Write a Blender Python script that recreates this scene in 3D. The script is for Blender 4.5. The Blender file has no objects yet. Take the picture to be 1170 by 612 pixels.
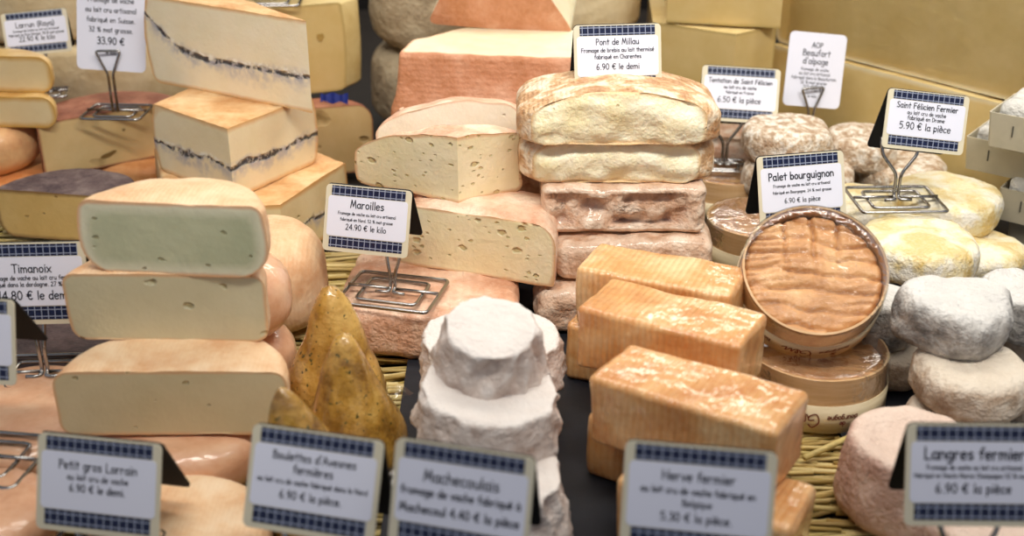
import bpy, bmesh, math, random
from mathutils import Vector, Matrix, noise as NZ, kdtree
from mathutils.geometry import delaunay_2d_cdt

random.seed(7)
PI = math.pi
SC = bpy.context.scene
COL = SC.collection

# ------------------------------------------------------------------ camera
F_PX, CAM_Z, PITCH = 1412.0, 0.55, math.radians(25)
SP, CP = math.sin(PITCH), math.cos(PITCH)

def ray(px, py):
    a, b = (px - 585) / F_PX, (306 - py) / F_PX
    return Vector((a, CP + b * SP, -SP + b * CP))

def gp(px, py, z):
    """world point of a pixel on the horizontal plane at height z"""
    d = ray(px, py)
    t = (z - CAM_Z) / d.z
    return Vector((d.x * t, d.y * t, z))

def gy(px, py, Y):
    """world point of a pixel on the vertical plane y = Y"""
    d = ray(px, py)
    t = Y / d.y
    return Vector((d.x * t, Y, CAM_Z + d.z * t))

def depth(p):
    return p.y * CP + (CAM_Z - p.z) * SP

cam_d = bpy.data.cameras.new('camera')
cam = bpy.data.objects.new('camera', cam_d)
COL.objects.link(cam)
cam.location = (0, 0, CAM_Z)
cam.rotation_euler = (PI / 2 - PITCH, 0, 0)
cam_d.sensor_width = 36
cam_d.lens = F_PX / 1170 * 36
cam_d.clip_start = 0.02
cam_d.dof.use_dof = True
cam_d.dof.focus_distance = 1.13
cam_d.dof.aperture_fstop = 4.8
SC.camera = cam
SC.view_settings.view_transform = 'Standard'
SC.view_settings.look = 'None'
SC.view_settings.exposure = .08
try:
    SC.cycles.use_denoising = True
    SC.cycles.max_bounces = 6
    SC.cycles.transparent_max_bounces = 8
    SC.cycles.caustics_reflective = False
    SC.cycles.caustics_refractive = False
except Exception:
    pass

# ------------------------------------------------------------------ materials
def hexc(h):
    h = h.lstrip('#')
    out = []
    for i in (0, 2, 4):
        c = int(h[i:i + 2], 16) / 255
        out.append(c / 12.92 if c <= .04045 else ((c + .055) / 1.055) ** 2.4)
    return (*out, 1)

class G:
    def __init__(s, name):
        s.m = bpy.data.materials.new(name)
        s.m.use_nodes = True
        s.t = s.m.node_tree
        s.t.nodes.clear()
        s.out = s.n('ShaderNodeOutputMaterial')
        s.b = s.n('ShaderNodeBsdfPrincipled')
        s.l(s.b.outputs[0], s.out.inputs[0])
    def n(s, t, **k):
        nd = s.t.nodes.new(t)
        for a, v in k.items():
            setattr(nd, a, v)
        return nd
    def l(s, a, b):
        s.t.links.new(a, b)
    def setin(s, sock, v):
        if isinstance(v, bpy.types.NodeSocket):
            s.l(v, sock)
        else:
            sock.default_value = v
    def coord(s, vary=True):
        tc = s.n('ShaderNodeTexCoord')
        if not vary:
            return tc.outputs['Object']
        oi = s.n('ShaderNodeObjectInfo')
        mm = s.n('ShaderNodeVectorMath', operation='ADD')
        ml = s.n('ShaderNodeMath', operation='MULTIPLY')
        s.l(oi.outputs['Random'], ml.inputs[0]); ml.inputs[1].default_value = 13.7
        s.l(tc.outputs['Object'], mm.inputs[0]); s.l(ml.outputs[0], mm.inputs[1])
        return mm.outputs[0]
    def noise(s, vec, scale, detail=3, rough=.55, dist=0):
        nd = s.n('ShaderNodeTexNoise')
        s.l(vec, nd.inputs['Vector'])
        nd.inputs['Scale'].default_value = scale
        nd.inputs['Detail'].default_value = detail
        nd.inputs['Roughness'].default_value = rough
        nd.inputs['Distortion'].default_value = dist
        return nd.outputs[0]
    def ramp(s, fac, stops, interp='LINEAR'):
        nd = s.n('ShaderNodeValToRGB')
        nd.color_ramp.interpolation = interp
        el = nd.color_ramp.elements
        while len(el) < len(stops):
            el.new(.5)
        for e, (p, c) in zip(el, stops):
            e.position = p
            e.color = c if not isinstance(c, (int, float)) else (c, c, c, 1)
        s.l(fac, nd.inputs[0])
        return nd.outputs[0]
    def mix(s, fac, a, b, mode='MIX'):
        nd = s.n('ShaderNodeMix', data_type='RGBA', blend_type=mode)
        s.setin(nd.inputs[0], fac); s.setin(nd.inputs[6], a); s.setin(nd.inputs[7], b)
        return nd.outputs[2]
    def math(s, op, a, b=None, c=None, clamp=False):
        nd = s.n('ShaderNodeMath', operation=op, use_clamp=clamp)
        s.setin(nd.inputs[0], a)
        if b is not None: s.setin(nd.inputs[1], b)
        if c is not None: s.setin(nd.inputs[2], c)
        return nd.outputs[0]
    def bump(s, h, strength=.5, dist=.002, prev=None):
        nd = s.n('ShaderNodeBump')
        nd.inputs['Strength'].default_value = strength
        nd.inputs['Distance'].default_value = dist
        s.l(h, nd.inputs['Height'])
        if prev is not None: s.l(prev, nd.inputs['Normal'])
        return nd.outputs[0]
    def fin(s, col=None, rough=.5, nrm=None, coat=0, sss=0, spec=.4, **k):
        if col is not None: s.setin(s.b.inputs['Base Color'], col)
        s.setin(s.b.inputs['Roughness'], rough)
        if nrm is not None: s.l(nrm, s.b.inputs['Normal'])
        s.b.inputs['Coat Weight'].default_value = coat
        s.b.inputs['Coat Roughness'].default_value = .08
        s.b.inputs['Specular IOR Level'].default_value = spec
        if sss:
            s.b.inputs['Subsurface Weight'].default_value = sss
            s.b.inputs['Subsurface Radius'].default_value = (1, .6, .35)
            s.b.inputs['Subsurface Scale'].default_value = .006
        for a, v in k.items():
            s.b.inputs[a].default_value = v
        return s.m

MATS = {}
def rind_mat(name, cols, scale=30, fine=170, bump=.5, bdist=.0015, rough=.6, coat=0, stripes=None,
             speck=None, sss=0, contrast=.15, wrap=0, topcol=None, crease=None):
    g = G(name)
    v = g.coord()
    n1 = g.noise(v, scale, 4, .6, .3)
    st = [(.5 - contrast, hexc(cols[0])), (.5, hexc(cols[1])), (.5 + contrast, hexc(cols[2]))]
    col = g.ramp(n1, st)
    n2 = g.noise(v, fine, 3, .6)
    col = g.mix(g.ramp(n2, [(.35, .0), (.75, .35)]), col, hexc(cols[2]))
    n2b = g.noise(v, fine * .37, 3, .6)
    col = g.mix(g.ramp(n2b, [(.5, .0), (.8, .45)]), col, hexc(cols[0]))
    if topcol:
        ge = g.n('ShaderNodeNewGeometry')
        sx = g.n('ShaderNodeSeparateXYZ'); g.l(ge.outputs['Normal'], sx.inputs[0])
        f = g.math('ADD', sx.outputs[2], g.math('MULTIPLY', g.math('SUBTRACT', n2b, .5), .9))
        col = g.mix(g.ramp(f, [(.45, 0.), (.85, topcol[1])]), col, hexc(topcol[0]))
    if crease:  # pointiness paints shade into the hollows and highlights onto the ridges
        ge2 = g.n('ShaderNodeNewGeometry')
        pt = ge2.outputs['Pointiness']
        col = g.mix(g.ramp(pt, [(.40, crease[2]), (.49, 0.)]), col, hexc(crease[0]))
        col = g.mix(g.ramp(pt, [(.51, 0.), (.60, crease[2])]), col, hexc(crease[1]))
    if speck:
        n3 = g.noise(v, speck[1], 2, .5)
        col = g.mix(g.ramp(n3, [(speck[2], 0.), (speck[2] + .06, 1.)]), col, hexc(speck[0]))
    h = g.math('ADD', g.math('MULTIPLY', n2, .5), n2b)
    nr = g.bump(h, min(1, bump * 1.4), bdist * 2.0)
    if stripes:
        axis, sc, amt = stripes
        w = g.n('ShaderNodeTexWave', wave_type='BANDS', bands_direction=axis, wave_profile='SIN')
        tc = g.n('ShaderNodeTexCoord'); g.l(tc.outputs['Object'], w.inputs['Vector'])
        w.inputs['Scale'].default_value = sc
        w.inputs['Distortion'].default_value = 1.6
        w.inputs['Detail'].default_value = 2
        w.inputs['Detail Scale'].default_value = 1.0
        nr = g.bump(w.outputs['Fac'], amt, .001, nr)
        col = g.mix(g.math('MULTIPLY', w.outputs['Fac'], amt * .35), col, hexc(cols[0]))
    m = g.fin(col, rough, nr, coat, sss)
    if coat or wrap:
        wn = g.noise(v, 34, 3, .5, .3)
        cb = g.bump(wn, .7, .005)
        g.l(cb, g.b.inputs['Coat Normal'])
    MATS[name] = m
    return m

def paste_mat(name, c1, c2, rim, rimw=.006, holes=None, bump=.3, rough=.45, sss=.12, ash=None, rim2=None, scale=18, coat=0, bdist=.001):
    g = G(name)
    v = g.coord()
    col = g.ramp(g.noise(v, scale, 4, .6), [(.33, hexc(c1)), (.67, hexc(c2))])
    fine = g.noise(v, 260, 3, .6)
    med = g.noise(v, 70, 3, .6)
    col = g.mix(g.ramp(med, [(.5, 0.), (.85, .3)]), col, hexc(c1))
    at = g.n('ShaderNodeAttribute', attribute_name='edge')
    e = g.math('ADD', at.outputs['Fac'], g.math('MULTIPLY', g.math('SUBTRACT', med, .5), rimw * .6))
    if rim2:
        k2 = g.ramp(g.math('DIVIDE', e, rimw * 3.6), [(.35, 1.), (1, 0.)])
        col = g.mix(k2, col, hexc(rim2))
    k = g.ramp(g.math('DIVIDE', e, rimw), [(.15, 1.), (1, 0.)])
    col = g.mix(k, col, hexc(rim))
    hgt = g.math('ADD', g.math('MULTIPLY', fine, .4), med)
    nr = g.bump(hgt, min(1, bump * 1.3), bdist * 1.6)
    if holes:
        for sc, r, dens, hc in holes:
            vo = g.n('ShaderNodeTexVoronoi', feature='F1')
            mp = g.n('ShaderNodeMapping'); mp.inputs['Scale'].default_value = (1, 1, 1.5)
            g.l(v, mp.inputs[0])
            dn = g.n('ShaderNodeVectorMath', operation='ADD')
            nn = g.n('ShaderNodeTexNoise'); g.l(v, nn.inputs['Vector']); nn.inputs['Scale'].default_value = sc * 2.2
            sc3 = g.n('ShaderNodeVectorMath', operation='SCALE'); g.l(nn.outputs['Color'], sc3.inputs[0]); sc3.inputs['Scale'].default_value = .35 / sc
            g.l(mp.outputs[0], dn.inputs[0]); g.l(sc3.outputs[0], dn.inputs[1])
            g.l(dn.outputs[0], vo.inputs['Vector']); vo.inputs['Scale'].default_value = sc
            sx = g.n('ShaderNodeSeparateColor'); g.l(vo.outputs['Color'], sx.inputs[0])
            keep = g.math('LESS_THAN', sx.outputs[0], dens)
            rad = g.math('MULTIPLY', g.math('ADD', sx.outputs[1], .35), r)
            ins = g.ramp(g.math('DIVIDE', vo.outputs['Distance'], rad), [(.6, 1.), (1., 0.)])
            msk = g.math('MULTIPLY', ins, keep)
            col = g.mix(g.math('MULTIPLY', msk, .6), col, hexc(hc))  # shade inside the holes is put into the paste colour
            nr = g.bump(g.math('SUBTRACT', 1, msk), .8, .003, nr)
    if ash:
        zc, amp, wid, kx, x0 = (tuple(ash) + (0, 0))[:5]
        tc = g.n('ShaderNodeTexCoord'); sx = g.n('ShaderNodeSeparateXYZ'); g.l(tc.outputs['Object'], sx.inputs[0])
        wob = g.noise(v, 14, 3, .6)
        wob2 = g.noise(v, 55, 4, .7)
        dz = g.math('SUBTRACT', sx.outputs[2], zc)
        dz = g.math('ADD', dz, g.math('MULTIPLY', g.math('SUBTRACT', wob, .5), amp))
        if kx:
            dx = g.math('MAXIMUM', g.math('SUBTRACT', x0, sx.outputs[0]), 0)
            dz = g.math('SUBTRACT', dz, g.math('MULTIPLY', g.math('MULTIPLY', dx, dx), kx))
        dz = g.math('ADD', dz, g.math('MULTIPLY', g.math('SUBTRACT', wob2, .5), amp * .55))
        d = g.math('ABSOLUTE', dz)
        br = g.noise(v, 85, 3, .6)
        wv = g.math('MULTIPLY', g.ramp(g.noise(v, 32, 3, .6), [(.3, .45), (.7, 1.5)]), wid)
        dn = g.math('MAXIMUM', g.math('MULTIPLY', dz, -.38), dz)          # smears reach further down than up
        soft = g.math('MULTIPLY', g.ramp(g.math('DIVIDE', g.math('ABSOLUTE', dn), g.math('MULTIPLY', wv, 2.2)), [(.0, .95), (1, 0.)]), g.ramp(br, [(.38, .1), (.58, 1.)]))
        col = g.mix(g.math('MULTIPLY', soft, .8), col, hexc('#8d90ab'))
        hard = g.math('MULTIPLY', g.ramp(g.math('DIVIDE', d, wv), [(.4, 1.), (1, 0.)]), g.ramp(g.noise(v, 95, 4, .75), [(.44, 0.), (.52, 1.)]))
        col = g.mix(g.math('MULTIPLY', hard, .92), col, hexc('#2b2c34'))
        up = g.math('SUBTRACT', dz, g.math('MULTIPLY', wid, 1.3))
        cr_ = g.math('MULTIPLY', g.ramp(g.math('DIVIDE', g.math('ABSOLUTE', up), wid), [(.4, 1.), (1, 0.)]), g.ramp(g.noise(v, 110, 3, .7), [(.52, 0.), (.6, 1.)]))
        col = g.mix(g.math('MULTIPLY', cr_, .7), col, hexc('#f6f1e4'))
        nr = g.bump(g.math('MULTIPLY', hard, -1), .8, .003, nr)
    m = g.fin(col, rough, nr, coat, sss)
    MATS[name] = m
    return m

def flat_mat(name, h, rough=.5, metal=0, coat=0, bump=0, vary=0):
    g = G(name)
    col = hexc(h)
    nr = None
    v = g.coord()
    if vary:
        n = g.noise(v, 40, 3)
        c = hexc(h)
        dk = (c[0] * (1 - vary), c[1] * (1 - vary), c[2] * (1 - vary), 1)
        col = g.ramp(n, [(.35, dk), (.65, c)])
    if bump:
        nr = g.bump(g.noise(v, 120, 4), bump, .001)
    m = g.fin(col, rough, nr, coat)
    g.b.inputs['Metallic'].default_value = metal
    MATS[name] = m
    return m

def check_mat():
    g = G('checked_band')
    tc = g.n('ShaderNodeTexCoord')
    sx = g.n('ShaderNodeSeparateXYZ'); g.l(tc.outputs['Object'], sx.inputs[0])
    def line(sock, per, w):
        f = g.math('FRACT', g.math('DIVIDE', sock, per))
        return g.math('LESS_THAN', f, w)
    a = line(g.math('ADD', sx.outputs[0], 1.0), .0054, .13)
    b = line(g.math('ADD', sx.outputs[1], 1.0), .0056, .13)
    ln = g.math('MAXIMUM', a, b)
    sp = g.noise(tc.outputs['Object'], 900, 2)
    base = g.ramp(sp, [(.35, hexc('#060c24')), (.7, hexc('#15244e'))])
    m = g.fin(g.mix(g.math('MULTIPLY', ln, .75), base, hexc('#aeb6cc')), .35)
    MATS['check'] = m
    return m

def straw_mat():
    g = G('straw')
    v = g.coord(False)
    at = g.n('ShaderNodeAttribute', attribute_name='tint')
    c = g.ramp(at.outputs['Fac'], [(0, hexc('#8a7038')), (.35, hexc('#cdb06a')), (.7, hexc('#e6d296')), (1, hexc('#b7a052'))])
    mp = g.n('ShaderNodeMapping'); mp.inputs['Scale'].default_value = (20, 300, 300); g.l(v, mp.inputs[0])
    n = g.noise(mp.outputs[0], 1, 3)
    c = g.mix(g.ramp(n, [(.4, 0.), (.8, .5)]), c, hexc('#5d4a24'))
    MATS['straw'] = g.fin(c, .5)

def wood_mat(name, h1, h2, axis_scale=(30, 30, 400)):
    g = G(name)
    v = g.coord()
    mp = g.n('ShaderNodeMapping'); mp.inputs['Scale'].default_value = axis_scale; g.l(v, mp.inputs[0])
    n = g.noise(mp.outputs[0], 1, 4, .6)
    c = g.ramp(n, [(.3, hexc(h1)), (.7, hexc(h2))])
    MATS[name] = g.fin(c, .5, g.bump(n, .2, .0005))
    return MATS[name]

def film_mat(name='cling_film', base=.12, seed=0):
    g = G(name)
    v = g.coord()
    tr = g.n('ShaderNodeBsdfTransparent')
    gl = g.n('ShaderNodeBsdfGlossy'); gl.inputs['Roughness'].default_value = .12
    nb = g.bump(g.noise(v, 45, 3, .5, 2.0), .5, .004)
    g.l(nb, gl.inputs['Normal'])
    fr = g.n('ShaderNodeFresnel'); fr.inputs['IOR'].default_value = 1.4; g.l(nb, fr.inputs['Normal'])
    mx = g.n('ShaderNodeMixShader')
    g.l(g.math('ADD', g.math('MULTIPLY', fr.outputs[0], .5), base * .12 - .02, clamp=True), mx.inputs[0])
    g.l(tr.outputs[0], mx.inputs[1]); g.l(gl.outputs[0], mx.inputs[2])
    g.l(mx.outputs[0], g.out.inputs[0])
    MATS[name] = g.m
    return g.m

# rinds
rind_mat('rind_lorrain', ['#dca97c', '#eac49a', '#f3d8b6'], 22, 200, .35, .001, .5, stripes=('X', 90, .16))
rind_mat('rind_lorrain_wrap', ['#cf9672', '#dfab86', '#ebc3a0'], 16, 160, .3, .001, .4, coat=.8)
rind_mat('rind_purple', ['#46363a', '#62504f', '#84746f'], 40, 260, .6, .0015, .75, stripes=('X', 110, .35))
rind_mat('rind_dark', ['#2e2322', '#453534', '#5d4a47'], 30, 160, .5, .0015, .6)
rind_mat('rind_morbier', ['#c98c53', '#e2b27c', '#efcf9f'], 22, 160, .5, .0015, .6)
rind_mat('rind_app', ['#7c4334', '#a0624e', '#bd8168'], 24, 150, .5, .0015, .5, coat=.2)
rind_mat('rind_raclette', ['#c08d45', '#d8b06a', '#e6c48a'], 20, 150, .4, .001, .45, coat=.25)
rind_mat('rind_pinkyellow', ['#c98d63', '#dfb07c', '#e9c592'], 12, 130, .4, .001, .45, coat=.35)
rind_mat('rind_orange', ['#c4783f', '#d9955b', '#e6ae78'], 20, 150, .4, .001, .55)
rind_mat('rind_maroilles', ['#c98d6b', '#dfae90', '#efd0b6'], 26, 190, .8, .0022, .5, coat=.15, stripes=('X', 34, .35))
rind_mat('rind_maroilles_top', ['#d89c7c', '#e8bd9e', '#f3dcc4'], 26, 190, .7, .0018, .55)
rind_mat('rind_ossau', ['#b67850', '#c78a66', '#d6a384'], 28, 200, .5, .0015, .6, stripes=('Z', 55, .15))
rind_mat('rind_stone', ['#94826a', '#b5a284', '#cbbc9e'], 22, 120, .8, .003, .85)
rind_mat('rind_beige', ['#c4ab7e', '#d4bf95', '#e0cfaa'], 12, 110, .4, .002, .8)
rind_mat('rind_comte', ['#c2a263', '#d2b87c', '#dec890'], 9, 130, .3, .001, .6)
rind_mat('rind_millau', ['#b07c4c', '#d6aa7a', '#efe0c6'], 45, 240, .9, .002, .6, stripes=('X', 75, .25), contrast=.1)
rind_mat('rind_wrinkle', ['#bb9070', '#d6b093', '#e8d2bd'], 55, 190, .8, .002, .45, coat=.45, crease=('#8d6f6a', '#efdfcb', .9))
rind_mat('rind_herve', ['#cd8648', '#e3a868', '#f3d09c'], 20, 170, .35, .001, .4, coat=.9, stripes=('X', 60, .6))
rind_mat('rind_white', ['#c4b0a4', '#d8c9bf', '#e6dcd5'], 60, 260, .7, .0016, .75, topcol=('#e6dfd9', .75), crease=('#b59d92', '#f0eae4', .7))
rind_mat('rind_dry', ['#a58463', '#ccb69b', '#ebe3d7'], 105, 320, .9, .0022, .8, contrast=.1)
rind_mat('rind_dry_pink', ['#b8876a', '#d6b096', '#e6d5c4'], 60, 300, .9, .0022, .7)
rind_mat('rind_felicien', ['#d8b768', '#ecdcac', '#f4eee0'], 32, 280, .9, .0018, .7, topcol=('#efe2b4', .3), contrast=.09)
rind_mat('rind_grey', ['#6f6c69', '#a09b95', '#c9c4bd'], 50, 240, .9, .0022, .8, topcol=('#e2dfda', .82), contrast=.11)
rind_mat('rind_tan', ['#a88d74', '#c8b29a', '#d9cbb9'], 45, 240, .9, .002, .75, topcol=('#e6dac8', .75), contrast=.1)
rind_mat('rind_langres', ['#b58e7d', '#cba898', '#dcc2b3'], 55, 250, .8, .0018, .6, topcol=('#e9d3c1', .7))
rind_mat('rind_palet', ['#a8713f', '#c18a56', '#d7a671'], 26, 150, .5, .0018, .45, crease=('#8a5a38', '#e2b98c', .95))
rind_mat('rind_boulette', ['#7d5418', '#b58735', '#d2a95a'], 30, 140, .5, .0016, .38, coat=1.0, speck=('#4f4c22', 230, .64), contrast=.12)
rind_mat('mould_top', ['#b4b2ac', '#d3d0c8', '#e8e6e0'], 60, 240, .8, .002, .85)
# pastes
H = '#8b7a48'
paste_mat('paste_lorrain_green', '#b4b795', '#c9c8a6', '#dfae82', .0032, [(28, .2, .4, '#857847'), (60, .16, .3, '#94865a')], rim2='#ddd8bb', sss=.1, bump=.3, scale=12)
paste_mat('paste_lorrain', '#c9bf9c', '#d3caa9', '#dcae80', .003, [(36, 0.182, 0.33, '#93854f')], sss=.1, bump=.25)
paste_mat('paste_lorrain_b', '#d0c198', '#dacba4', '#e0b282', .003, [(52, 0.130, 0.31, '#a08a55')], sss=.1, bump=.25)
paste_mat('paste_purple', '#cba968', '#d6b779', '#8a6a44', .005, [(45, 0.156, 0.39, '#9a7a40')], bump=.3)
paste_mat('paste_morbier', '#e8d6ae', '#f0e1be', '#dcae76', .006, [(40, 0.130, 0.22, '#b39d6c')], ash=(.034, .022, .0032), bump=.3)
paste_mat('paste_morbier_b', '#e0ca98', '#ead8ac', '#d6a465', .006, [(44, 0.156, 0.22, '#b09a62')], ash=(.03, .026, .0026), bump=.3)
paste_mat('paste_morbier_top', '#ecdcb8', '#f4e7ca', '#dcae76', .005, [(40, 0.130, 0.18, '#b39d6c')], ash=(.038, .014, .0036, 8, -.01), bump=.3)
paste_mat('paste_app', '#cdaf78', '#d8bd8a', '#a5704f', .003, [(18, 0.260, 0.24, '#7d6230')], bump=.2)
paste_mat('paste_raclette', '#e0c795', '#e8d3a6', '#cfa052', .007, None, bump=.15)
paste_mat('paste_comte', '#c8ac6e', '#d3ba82', '#b39a60', .004, None, bump=.12, rough=.35, coat=.35)
paste_mat('paste_beaufort', '#ccb172', '#d8bf84', '#e0d4b2', .007, None, bump=.15, rough=.35, coat=.5)
paste_mat('paste_maroilles', '#ecdcae', '#f4e6c2', '#dcae80', .0035, [(60, .26, .6, '#b9a25c'), (110, .24, .5, '#c3ad66')], bump=.6)
paste_mat('paste_maroilles_w', '#f0e7d0', '#f6efdd', '#e6c4a6', .003, [(55, .24, .5, '#bfa678')], bump=.5)
paste_mat('paste_ossau', '#eadfba', '#f1e8c9', '#d9ab83', .0035, None, bump=.5, scale=40)
paste_mat('paste_millau', '#efe1b4', '#f8f2da', '#dfbd8e', .0042, [(50, .16, .2, '#c9b27a')], bump=.7, sss=.12, rough=.32, bdist=.0022, scale=30)
# others
flat_mat('cream_plastic', '#d9d0b6', .4)
flat_mat('white_paper', '#e4e5f2', .6)
flat_mat('black_plastic', '#090b10', .75)
flat_mat('ink', '#1c1f30', .6)
flat_mat('ink_red', '#7a3a2c', .6)
flat_mat('steel', '#a9a7a5', .22, 1.0)
flat_mat('slate', '#1d1f27', .6, bump=.3, vary=.3)
flat_mat('eye_dark', '#7a5f33', .6)  # colour stands in for the shade inside an eye
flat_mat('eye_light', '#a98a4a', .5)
flat_mat('blue_foil', '#182a78', .4, bump=.5)
flat_mat('counter', '#2b2520', .6, vary=.2)
flat_mat('wall', '#1d1815', .8, vary=.2)
flat_mat('floor', '#5a5450', .8, vary=.2)
flat_mat('tray_card', '#bcb39c', .7, vary=.1, bump=.2)
flat_mat('mark', '#5a564c', .7)
check_mat(); straw_mat()
wood_mat('box_wood', '#c89e6c', '#dab68a')
wood_mat('box_lid', '#d9c79f', '#e6d8b8')
film_mat()
film_mat('cling_film_white', 1.2)

# ------------------------------------------------------------------ object helpers
def tag(o, label=None, cat=None, group=None, kind=None):
    if label: o['label'] = label
    if cat: o['category'] = cat
    if group: o['group'] = group
    if kind: o['kind'] = kind
    return o

def empty(name, loc=(0, 0, 0), rot=(0, 0, 0)):
    o = bpy.data.objects.new(name, None)
    COL.objects.link(o)
    o.empty_display_size = .02
    o.location = loc
    o.rotation_euler = rot
    return o

def mk(name, verts, faces, mat, parent=None, smooth=True, attrs=None, loc=None, rot=None):
    me = bpy.data.meshes.new(name)
    me.from_pydata([tuple(v) for v in verts], [], faces)
    me.validate()
    if smooth:
        me.polygons.foreach_set('use_smooth', [True] * len(me.polygons))
    for an, vals in (attrs or {}).items():
        a = me.attributes.new(an, 'FLOAT', 'POINT')
        if len(vals) == len(me.vertices):
            a.data.foreach_set('value', vals)
    me.materials.append(MATS[mat] if isinstance(mat, str) else mat)
    me.update()
    o = bpy.data.objects.new(name, me)
    COL.objects.link(o)
    if parent is not None: o.parent = parent
    if loc is not None: o.location = loc
    if rot is not None: o.rotation_euler = rot
    return o

def nz(p, f, seed=0):
    return NZ.noise(Vector((p[0] * f + seed * 3.17, p[1] * f - seed * 1.93, p[2] * f + seed * 7.7)))

def lumps(amp, f, seed=0, amp2=0, f2=0):
    def fn(p, n, cut):
        a = amp * nz(p, f, seed)
        if amp2: a += amp2 * nz(p, f2, seed + 5)
        return n * (a * (.25 if cut else 1))
    return fn

def rounded_poly(pts, flags, r, n=5):
    """round the corners where two rind edges meet"""
    P, FL = [], []
    N = len(pts)
    for i in range(N):
        p = Vector(pts[i][:2]); a = Vector(pts[i - 1][:2]); b = Vector(pts[(i + 1) % N][:2])
        if flags[i] == 'r' and flags[i - 1] == 'r' and r > 0:
            u = (a - p).normalized(); w = (b - p).normalized()
            ang = math.acos(max(-1, min(1, u.dot(w))))
            t = min(r / math.tan(ang / 2), .45 * (a - p).length, .45 * (b - p).length)
            A, B = p + u * t, p + w * t
            for k in range(n + 1):
                s = k / n
                P.append((1 - s) ** 2 * A + 2 * s * (1 - s) * p + s * s * B)
                FL.append('r')
        else:
            P.append(p); FL.append(flags[i])
    return P, FL

def profile(H, rb, rt, bulge=0, n=5, mid=4):
    L = []
    for k in range(n + 1):
        a = PI / 2 * k / n
        L.append((rb * (1 - math.cos(a)), rb * (1 - math.sin(a))))
    for k in range(1, mid):
        L.append((rb + (H - rb - rt) * k / mid, 0))
    for k in range(n + 1):
        a = PI / 2 * k / n
        L.append((H - rt + rt * math.sin(a), rt * (1 - math.cos(a))))
    out = []
    for z, i in L:
        t = z / H
        out.append((z, i + bulge * (2 * t - 1) ** 2))
    return out

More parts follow.
